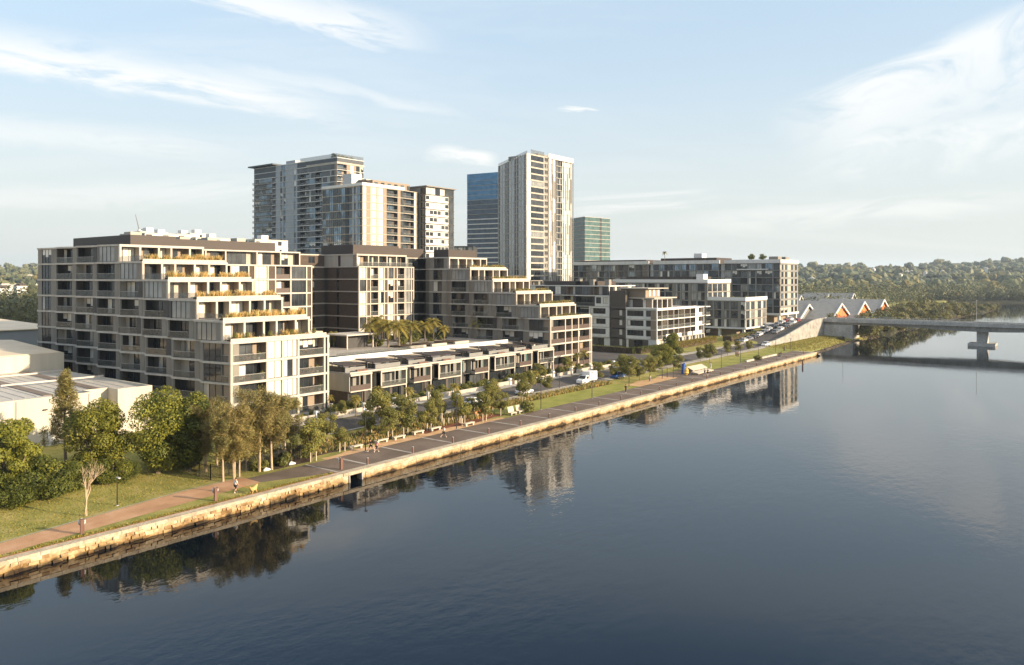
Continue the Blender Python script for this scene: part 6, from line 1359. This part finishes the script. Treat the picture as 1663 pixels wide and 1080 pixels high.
# --- balcony furniture on the west block
M['redwood'] = mat('red_timber', (.25, .08, .04), .6, .2, 3)
tb = ch0 = None
for k in range(1, 4):
    for j, uc in enumerate((68.6, 80.6)):
        z = 1.9+3.1*k; v = 104.85; fl = ['', 'lowest', 'middle', 'top'][k]; sd_ = 'corner' if j == 0 else 'wide'
        if tb is None:
            tb = thing('outdoor_table', (uc, v, z), '', 'table', 'balcony tables'); mb = MB(); mb.box(uc-.7, uc+.7, v-.4, v+.4, z+.7, z+.75, 'redwood'); mb.build('tabletop', tb)
            for dx in (-.62, .62):
                for dy in (-.32, .32): mb = MB(); mb.box(uc+dx-.04, uc+dx+.04, v+dy-.04, v+dy+.04, z, z+.7, 'redwood'); mb.build('leg', tb)
            o = tb
        else: o = copy_tree(tb); o.location = (uc, v, z)
        o['label'] = f'red timber table on the {fl} {sd_} balcony of the grass-terraced block'
        for s in (-1.15, 1.15):
            if ch0 is None:
                x = uc+s; ch0 = thing('outdoor_chair', (x, v, z), '', 'chair', 'balcony chairs'); mb = MB(); mb.box(x-.24, x+.24, v-.24, v+.24, z+.4, z+.46, 'redwood'); mb.build('seat', ch0); mb = MB(); mb.box(x-.27, x-.21, v-.24, v+.24, z+.46, z+.95, 'redwood'); mb.build('backrest', ch0)
                for dx in (-.2, .2):
                    for dy in (-.2, .2): mb = MB(); mb.box(x+dx-.025, x+dx+.025, v+dy-.025, v+dy+.025, z, z+.4, 'redwood'); mb.build('leg', ch0)
                o = ch0
            else: o = copy_tree(ch0); o.location = (uc+s, v, z); o.rotation_euler[2] = math.pi if s > 0 else 0
            o['label'] = f'red timber chair at the {"near" if s < 0 else "far"} end of the table on the {fl} {sd_} balcony'
# --- people and dog
M['skin'] = mat('skin', (.5, .29, .19), .6, .08, 3); M['hair'] = mat('dark_hair', (.03, .02, .015), .6, .2, 8); M['black'] = mat('black_cloth', (.022, .022, .026), .85, .2, 6); M['whitec'] = mat('white_cloth', (.72, .68, .62), .85, .06, 6); M['greyc'] = mat('grey_cloth', (.2, .2, .22), .85, .1, 6); M['pinkc'] = mat('pink_cloth', (.5, .24, .22), .85, .1, 6); M['fur'] = mat('golden_fur', (.55, .36, .13), .9, .3, 9, .6)
def skin(name, V, E, m, parent, sub=1):
    me = bpy.data.meshes.new(name); me.from_pydata([p for p, _ in V], E, []); me.materials.append(M[m]); o = bpy.data.objects.new(name, me); COL.objects.link(o); o.parent = parent
    md = o.modifiers.new('skin', 'SKIN'); md.use_smooth_shade = True
    lay = me.skin_vertices[0] if me.skin_vertices else None
    if lay is None:
        bm = bmesh.new(); bm.from_mesh(me); bm.verts.layers.skin.verify(); bm.to_mesh(me); bm.free(); lay = me.skin_vertices[0]
    for i, (_, q) in enumerate(V): lay.data[i].radius = (q, q) if not isinstance(q, tuple) else q; lay.data[i].use_root = i == 0
    s = o.modifiers.new('sub', 'SUBSURF'); s.levels = s.render_levels = sub
    return o
def person(u, v, z, hd, label, shirt, legs, hair='hair', pose='walk', h=1.68, short=True, ph=1, group=None, seat=0):
    t = thing('person', (u, v, z), label, 'person', group, hd); k = h/1.7; st = .30 if pose == 'walk' else .42 if pose == 'run' else .04
    A = {}; V = []; E = []
    def vx(n, x, y, zz, r_, to=None): A[n] = len(V); V.append(((x*k, y*k, zz*k), r_*k)); (E.append((A[to], A[n])) if to else None)
    f = st*ph; kb = .16 if pose == 'run' else .06; lean = .08 if pose == 'run' else .02
    vx('pel', 0, 0, .93, .125); vx('wai', lean*.3, 0, 1.08, .115, 'pel'); vx('che', lean, 0, 1.3, .135, 'wai'); vx('nec', lean*1.3, 0, 1.46, .055, 'che'); vx('hd1', lean*1.6+.01, 0, 1.55, .085, 'nec'); vx('hd2', lean*1.7+.01, 0, 1.64, .085, 'hd1'); vx('nose', lean*1.7+.105, 0, 1.58, .016, 'hd1')
    for s, n in ((1, 'l'), (-1, 'r')):
        q = f*s
        vx('hip'+n, 0, .095*s, .86, .09, 'pel'); vx('kne'+n, q*.55+.05, .1*s, .48, .058, 'hip'+n); vx('ank'+n, q-(kb if q < 0 else 0), .1*s, .085+(kb if q < 0 else 0), .04, 'kne'+n); vx('toe'+n, q+.15-(kb if q < 0 else 0), .11*s, .035+(kb*.6 if q < 0 else 0), .035, 'ank'+n)
        vx('sho'+n, lean, .18*s, 1.39, .058, 'che'); vx('elb'+n, lean-q*.45, .225*s, 1.11, .042, 'sho'+n); b2 = .26 if pose == 'run' else .1; vx('wri'+n, lean-q*.8+b2, .22*s, .88 if pose != 'run' else 1.1, .028, 'elb'+n); wx, wz = lean-q*.8+b2, .88 if pose != 'run' else 1.1
        vx('pal'+n, wx+.03, .215*s, wz-.07, .03, 'wri'+n)
        for j, (dy, L) in enumerate(((-.03, .075), (-.01, .09), (.012, .085), (.032, .07))): vx(f'f{j}'+n, wx+.05, .215*s+dy, wz-.07-L*.6, .009, 'pal'+n); vx(f'g{j}'+n, wx+.03, .215*s+dy, wz-.07-L, .008, f'f{j}'+n)
        vx('th'+n, wx+.075, .2*s, wz-.08, .011, 'pal'+n)
    skin('body', V, E, 'skin', t)
    def sub_(names, grow, cut=None):
        idx = {n: i for i, n in enumerate(names)}; V2 = [(V[A[n]][0], V[A[n]][1]+grow) for n in names]; E2 = [(idx[a], idx[b]) for a in names for b in names if (A[a], A[b]) in set(E)]; return V2, E2
    V2, E2 = sub_(['pel', 'wai', 'che', 'shol', 'elbl', 'shor', 'elbr'], .022); skin('shirt', V2, E2, shirt, t)
    ln = ['pel', 'hipl', 'knel', 'hipr', 'kner'] if short else ['pel', 'hipl', 'knel', 'ankl', 'hipr', 'kner', 'ankr']
    V2, E2 = sub_(ln, .024); skin('shorts' if short else 'trousers', V2, E2, legs, t)
    for n in 'lr': V2, E2 = sub_(['ank'+n, 'toe'+n], .02); skin('shoe', V2, E2, 'whitec', t)
    hv = V[A['hd2']][0]; skin('hair', [((hv[0]-.03, 0, hv[2]+.01), .088), ((hv[0]+.01, 0, hv[2]+.035), .085), ((hv[0]-.07, 0, hv[2]-.08), .06)], [(0, 1), (0, 2)], hair, t)
    return t
u, v, z = pick(382, 801); pw_ = person(u, v, z, math.radians(0), 'person in a white top and dark shorts walking a dog on the grass strip', 'whitec', 'black', ph=.6)
ud, vd, zd = pick(411, 801); t = thing('dog', (ud, vd, zd), 'fluffy golden dog on a lead on the grass strip', 'dog', None, math.radians(20))
V = [((-.3, 0, .46), .17), ((0, 0, .47), .165), ((.28, 0, .5), .18), ((.44, 0, .64), .1), ((.55, 0, .72), .11), ((.72, 0, .66), .05), ((-.48, 0, .6), .06), ((-.6, 0, .78), .07), ((.5, .09, .82), .03), ((.5, -.09, .82), .03)]; E = [(0, 1), (1, 2), (2, 3), (3, 4), (4, 5), (0, 6), (6, 7), (4, 8), (4, 9)]
for x, p, dx in ((-.3, 0, -.06), (.28, 2, .03)):
    for s in (-1, 1):
        i = len(V); V += [((x, .1*s, .34), .085), ((x+(.07 if p == 0 else -.02), .11*s, .22), .05), ((x+dx, .11*s, .12), .04), ((x+dx+.04, .11*s, .03), .042)]; E += [(p, i), (i, i+1), (i+1, i+2), (i+2, i+3)]
skin('body', V, E, 'fur', t)
t.scale = (1.08, 1.25, 1.12)
mb = MB(); a = Vector((u+.35*math.cos(0), v-.2, z+.86)); b_ = Vector((ud+.3, vd, zd+.7)); mb.tube([a, (a+b_)/2-Vector((0, 0, .22)), b_], .012, 'orange', 5); single(mb, 'dog_lead', 'thin orange lead between the person in white and the golden dog', 'lead', org=tuple(a))
PE = [(602, 733, 'black', 'black', 'run', 'runner in black, first of the pair beside the lamp post', 0), (611, 735, 'pinkc', 'black', 'run', 'runner in a pink top, second of the pair beside the lamp post', 0), (720, 711, 'whitec', 'black', 'run', 'lone runner in a pale top on the promenade before the playground', 0), (1016, 638, 'black', 'black', 'walk', 'person in black on the promenade opposite the sand court', 1), (1144, 611, 'black', 'greyc', 'walk', 'person in black walking past the sun platforms', 0), (1149, 610, 'greyc', 'black', 'walk', 'person in grey beside the one passing the sun platforms', 0), (1265, 581, 'black', 'black', 'walk', 'dark dressed walker of the pair near the promenade end', 1), (1268, 580, 'black', 'greyc', 'walk', 'walker in grey trousers of the pair near the promenade end', 1), (1273, 571, 'black', 'black', 'walk', 'person in black on the grass near the promenade end', 1), (1195, 580, 'black', 'black', 'stand', 'person standing on the far lawn near its tree shadow', 1), (1198, 580, 'pinkc', 'black', 'stand', 'person in pink standing on the far lawn', 1), (1154, 599, 'whitec', 'whitec', 'stand', 'person in white standing behind the sun platforms', 1), (1055, 621, 'whitec', 'greyc', 'stand', 'person in white at the edge of the orange gravel court', 1)]
for i, (px, py, sh, lg, ps, lb, lng) in enumerate(PE):
    u, v, z = pick(px, py); person(u, v, z+.012, 0 if i % 3 else math.pi, lb, sh, lg, pose=ps, short=not lng, ph=1 if i % 2 else -1)
EXPO, SKYSTR = 1.3, .12
# ================================================================ LIGHT, SKY, CAMERA
ELEV = math.radians(14.5); SU, SV = .328, -.945
S = Vector((SU*math.cos(ELEV), SV*math.cos(ELEV), math.sin(ELEV))).normalized()
sl = bpy.data.lights.new('sun', 'SUN'); sl.energy = 4.0; sl.angle = math.radians(.5); sl.color = (1, .81, .58)
so = bpy.data.objects.new('sun', sl); COL.objects.link(so); so.rotation_euler = S.to_track_quat('Z', 'Y').to_euler()
w = bpy.data.worlds.new('World'); scene.world = w; w.use_nodes = True; nt = w.node_tree; N, Lk = nt.nodes, nt.links
bg = N['Background']; sk = N.new('ShaderNodeTexSky'); sk.sky_type = 'NISHITA'; sk.sun_disc = False
sk.sun_elevation = ELEV; sk.sun_rotation = math.atan2(SU, SV); sk.air_density = 1.0; sk.dust_density = 1.6; sk.ozone_density = 1.5
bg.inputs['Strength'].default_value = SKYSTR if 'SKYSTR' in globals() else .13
tc = N.new('ShaderNodeTexCoord'); sp = N.new('ShaderNodeSeparateXYZ'); Lk.new(tc.outputs['Generated'], sp.inputs[0])
def mth(op, a, b_=None, c=None, cl=False):
    n = N.new('ShaderNodeMath'); n.operation = op; n.use_clamp = cl
    for i, x in enumerate((a, b_, c)):
        if x is None: continue
        if isinstance(x, (int, float)): n.inputs[i].default_value = x
        else: Lk.new(x, n.inputs[i])
    return n.outputs[0]
zz = mth('MAXIMUM', mth('ADD', sp.outputs[2], .12), .02)
X = mth('DIVIDE', mth('ADD', mth('MULTIPLY', sp.outputs[0], RU), mth('MULTIPLY', sp.outputs[1], RV)), zz)   # across
Y = mth('DIVIDE', mth('ADD', mth('MULTIPLY', sp.outputs[0], FU), mth('MULTIPLY', sp.outputs[1], FV)), zz)   # away
cv = N.new('ShaderNodeCombineXYZ'); Lk.new(X, cv.inputs[0]); Lk.new(Y, cv.inputs[1])
def cn(scale, st, rz, off, det=8, rough=.6, dist=.6):
    mp = N.new('ShaderNodeMapping'); mp.inputs['Scale'].default_value = st; mp.inputs['Rotation'].default_value[2] = rz; mp.inputs['Location'].default_value = off
    Lk.new(cv.outputs[0], mp.inputs[0]); no = N.new('ShaderNodeTexNoise'); no.inputs['Scale'].default_value = scale; no.inputs['Detail'].default_value = det
    no.inputs['Roughness'].default_value = rough; no.inputs['Distortion'].default_value = dist; Lk.new(mp.outputs[0], no.inputs[0]); return no.outputs[0]
def rmp(x, a, b_, lo=0, hi=1):
    n = N.new('ShaderNodeMapRange'); n.interpolation_type = 'SMOOTHSTEP'; n.inputs[1].default_value = a; n.inputs[2].default_value = b_; n.inputs[3].default_value = lo; n.inputs[4].default_value = hi
    Lk.new(x, n.inputs[0]); return n.outputs[0]
fwd = mth('MAXIMUM', mth('ADD', mth('MULTIPLY', sp.outputs[0], FU), mth('MULTIPLY', sp.outputs[1], FV)), .12)
TA = mth('DIVIDE', mth('ADD', mth('MULTIPLY', sp.outputs[0], RU), mth('MULTIPLY', sp.outputs[1], RV)), fwd); TE = mth('DIVIDE', sp.outputs[2], fwd)
def cirrus(x0, y0, x1, y1, up, dn, strength, seed, lo=.28, hi=.52, fine=16, dist=1.2):
    """a feathered cirrus streak between two directions of the sky (tangents of azimuth and elevation)"""
    a0, e0, a1, e1 = (x0-831)/1260, (450-y0)/1260, (x1-831)/1260, (450-y1)/1260; L = math.hypot(a1-a0, e1-e0); ca, sa = (a1-a0)/L, (e1-e0)/L
    da, de = mth('SUBTRACT', TA, a0), mth('SUBTRACT', TE, e0)
    t = mth('ADD', mth('MULTIPLY', da, ca), mth('MULTIPLY', de, sa)); w_ = mth('SUBTRACT', mth('MULTIPLY', de, ca), mth('MULTIPLY', da, sa))
    cv2 = N.new('ShaderNodeCombineXYZ'); Lk.new(mth('MULTIPLY', t, 3.2), cv2.inputs[0]); Lk.new(mth('MULTIPLY', w_, fine), cv2.inputs[1]); cv2.inputs[2].default_value = seed
    no = N.new('ShaderNodeTexNoise'); no.inputs['Scale'].default_value = 1.6; no.inputs['Detail'].default_value = 9; no.inputs['Roughness'].default_value = .62; no.inputs['Distortion'].default_value = dist; Lk.new(cv2.outputs[0], no.inputs[0])
    wob = mth('MULTIPLY_ADD', no.outputs[0], .05, w_); wob = mth('SUBTRACT', wob, .025)
    pr_ = mth('MULTIPLY', rmp(wob, up, -.002), rmp(wob, -dn, -.0))
    en = mth('MULTIPLY', rmp(t, -.02, L*.3), rmp(t, L*1.12, L*.75))
    return mth('MULTIPLY', mth('MULTIPLY', pr_, en), mth('MULTIPLY', rmp(no.outputs[0], lo, hi), strength))
cs = [cirrus(-300, 40, 560, 195, .06, .022, 1.1, 1.3), cirrus(120, -60, 690, 75, .06, .022, .95, 4.1), cirrus(300, 90, 760, 185, .02, .015, .5, 7.7), cirrus(-200, 190, 420, 250, .03, .03, .55, 2.2),
      cirrus(1240, 200, 1760, -20, .02, .17, .88, 9.4, .28, .56, 9, 1.6), cirrus(1250, 245, 1800, 175, .03, .09, .75, 6.6, .3, .6, 8, 1.4), cirrus(880, 335, 1160, 315, .014, .016, .8, 3.3, .3, .55), cirrus(700, 248, 805, 258, .016, .014, 1.2, 5.1, .3, .5, 14, .3), cirrus(918, 176, 972, 182, .006, .007, 1.2, 8.8, .3, .5, 30, .6), cirrus(1050, 365, 1700, 320, .02, .03, .6, 5.9), cirrus(-200, 330, 500, 300, .03, .03, .5, 12.2)]
cl = cs[0]
for c_ in cs[1:]: cl = mth('MAXIMUM', cl, c_)
fl = cn(.5, (.4, 1.7, 1), -.5, (1.3, 4.2, 0), 9, .6, .9)
cl = mth('MULTIPLY', mth('MAXIMUM', cl, mth('MULTIPLY', rmp(fl, .45, .75), .3)), rmp(sp.outputs[2], .34, .44, .82, .05))
cl = mth('MAXIMUM', cl, rmp(sp.outputs[2], .6, .82, 0, .9))      # unseen bright sheet overhead, added as warm-white fill light
# thin veil, thicker to the horizon and added again overhead as fill; then the clouds
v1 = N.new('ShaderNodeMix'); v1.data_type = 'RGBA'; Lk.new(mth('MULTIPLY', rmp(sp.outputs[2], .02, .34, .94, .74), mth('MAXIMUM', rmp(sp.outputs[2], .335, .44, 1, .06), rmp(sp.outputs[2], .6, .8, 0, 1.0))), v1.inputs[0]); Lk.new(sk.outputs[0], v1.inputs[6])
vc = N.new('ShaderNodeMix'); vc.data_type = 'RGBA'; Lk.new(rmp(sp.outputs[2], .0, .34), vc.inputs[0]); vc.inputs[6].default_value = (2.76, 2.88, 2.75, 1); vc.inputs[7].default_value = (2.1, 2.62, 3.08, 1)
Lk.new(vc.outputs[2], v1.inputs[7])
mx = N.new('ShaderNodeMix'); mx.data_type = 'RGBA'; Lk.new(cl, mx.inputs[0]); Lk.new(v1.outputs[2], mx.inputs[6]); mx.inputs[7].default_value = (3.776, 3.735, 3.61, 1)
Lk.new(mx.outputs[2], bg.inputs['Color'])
# ---------------------------------------------------------------- the air
mb = MB(); mb.box(-1500, 6500, -3500, 4500, -5, 125, 'conc'); hm = bpy.data.materials.new('haze_air'); hm.use_nodes = True
for n in list(hm.node_tree.nodes):
    if n.type != 'OUTPUT_MATERIAL': hm.node_tree.nodes.remove(n)
pv = hm.node_tree.nodes.new('ShaderNodeVolumePrincipled'); pv.inputs['Color'].default_value = (.72, .86, 1, 1); pv.inputs['Density'].default_value = .00011; pv.inputs['Anisotropy'].default_value = .3
hm.node_tree.links.new(pv.outputs[0], hm.node_tree.nodes['Material Output'].inputs['Volume'])
mb.mats[0] = hm; hz = mb.build('haze'); hz['kind'] = 'stuff'; hz['label'] = 'thin pale morning haze over the river and the far hills'; hz['category'] = 'haze'
cam = bpy.data.cameras.new('camera'); co = bpy.data.objects.new('camera', cam); COL.objects.link(co); scene.camera = co
co.location = (0, 0, H); co.rotation_euler = (math.radians(90), 0, -math.atan2(FU, FV))
cam.sensor_width = 36; cam.lens = 36*FPX/1663; cam.shift_y = -(540-HOR)/1663; cam.clip_start = .5; cam.clip_end = 9000
scene.view_settings.view_transform = 'Standard'; scene.view_settings.look = 'None'; scene.view_settings.gamma = 1
scene.view_settings.exposure = EXPO if 'EXPO' in globals() else 0.0
scene.cycles.max_bounces = 6; scene.cycles.diffuse_bounces = 3; scene.cycles.glossy_bounces = 3; scene.cycles.transparent_max_bounces = 6; scene.cycles.transmission_bounces = 2
scene.cycles.caustics_reflective = False; scene.cycles.caustics_refractive = False
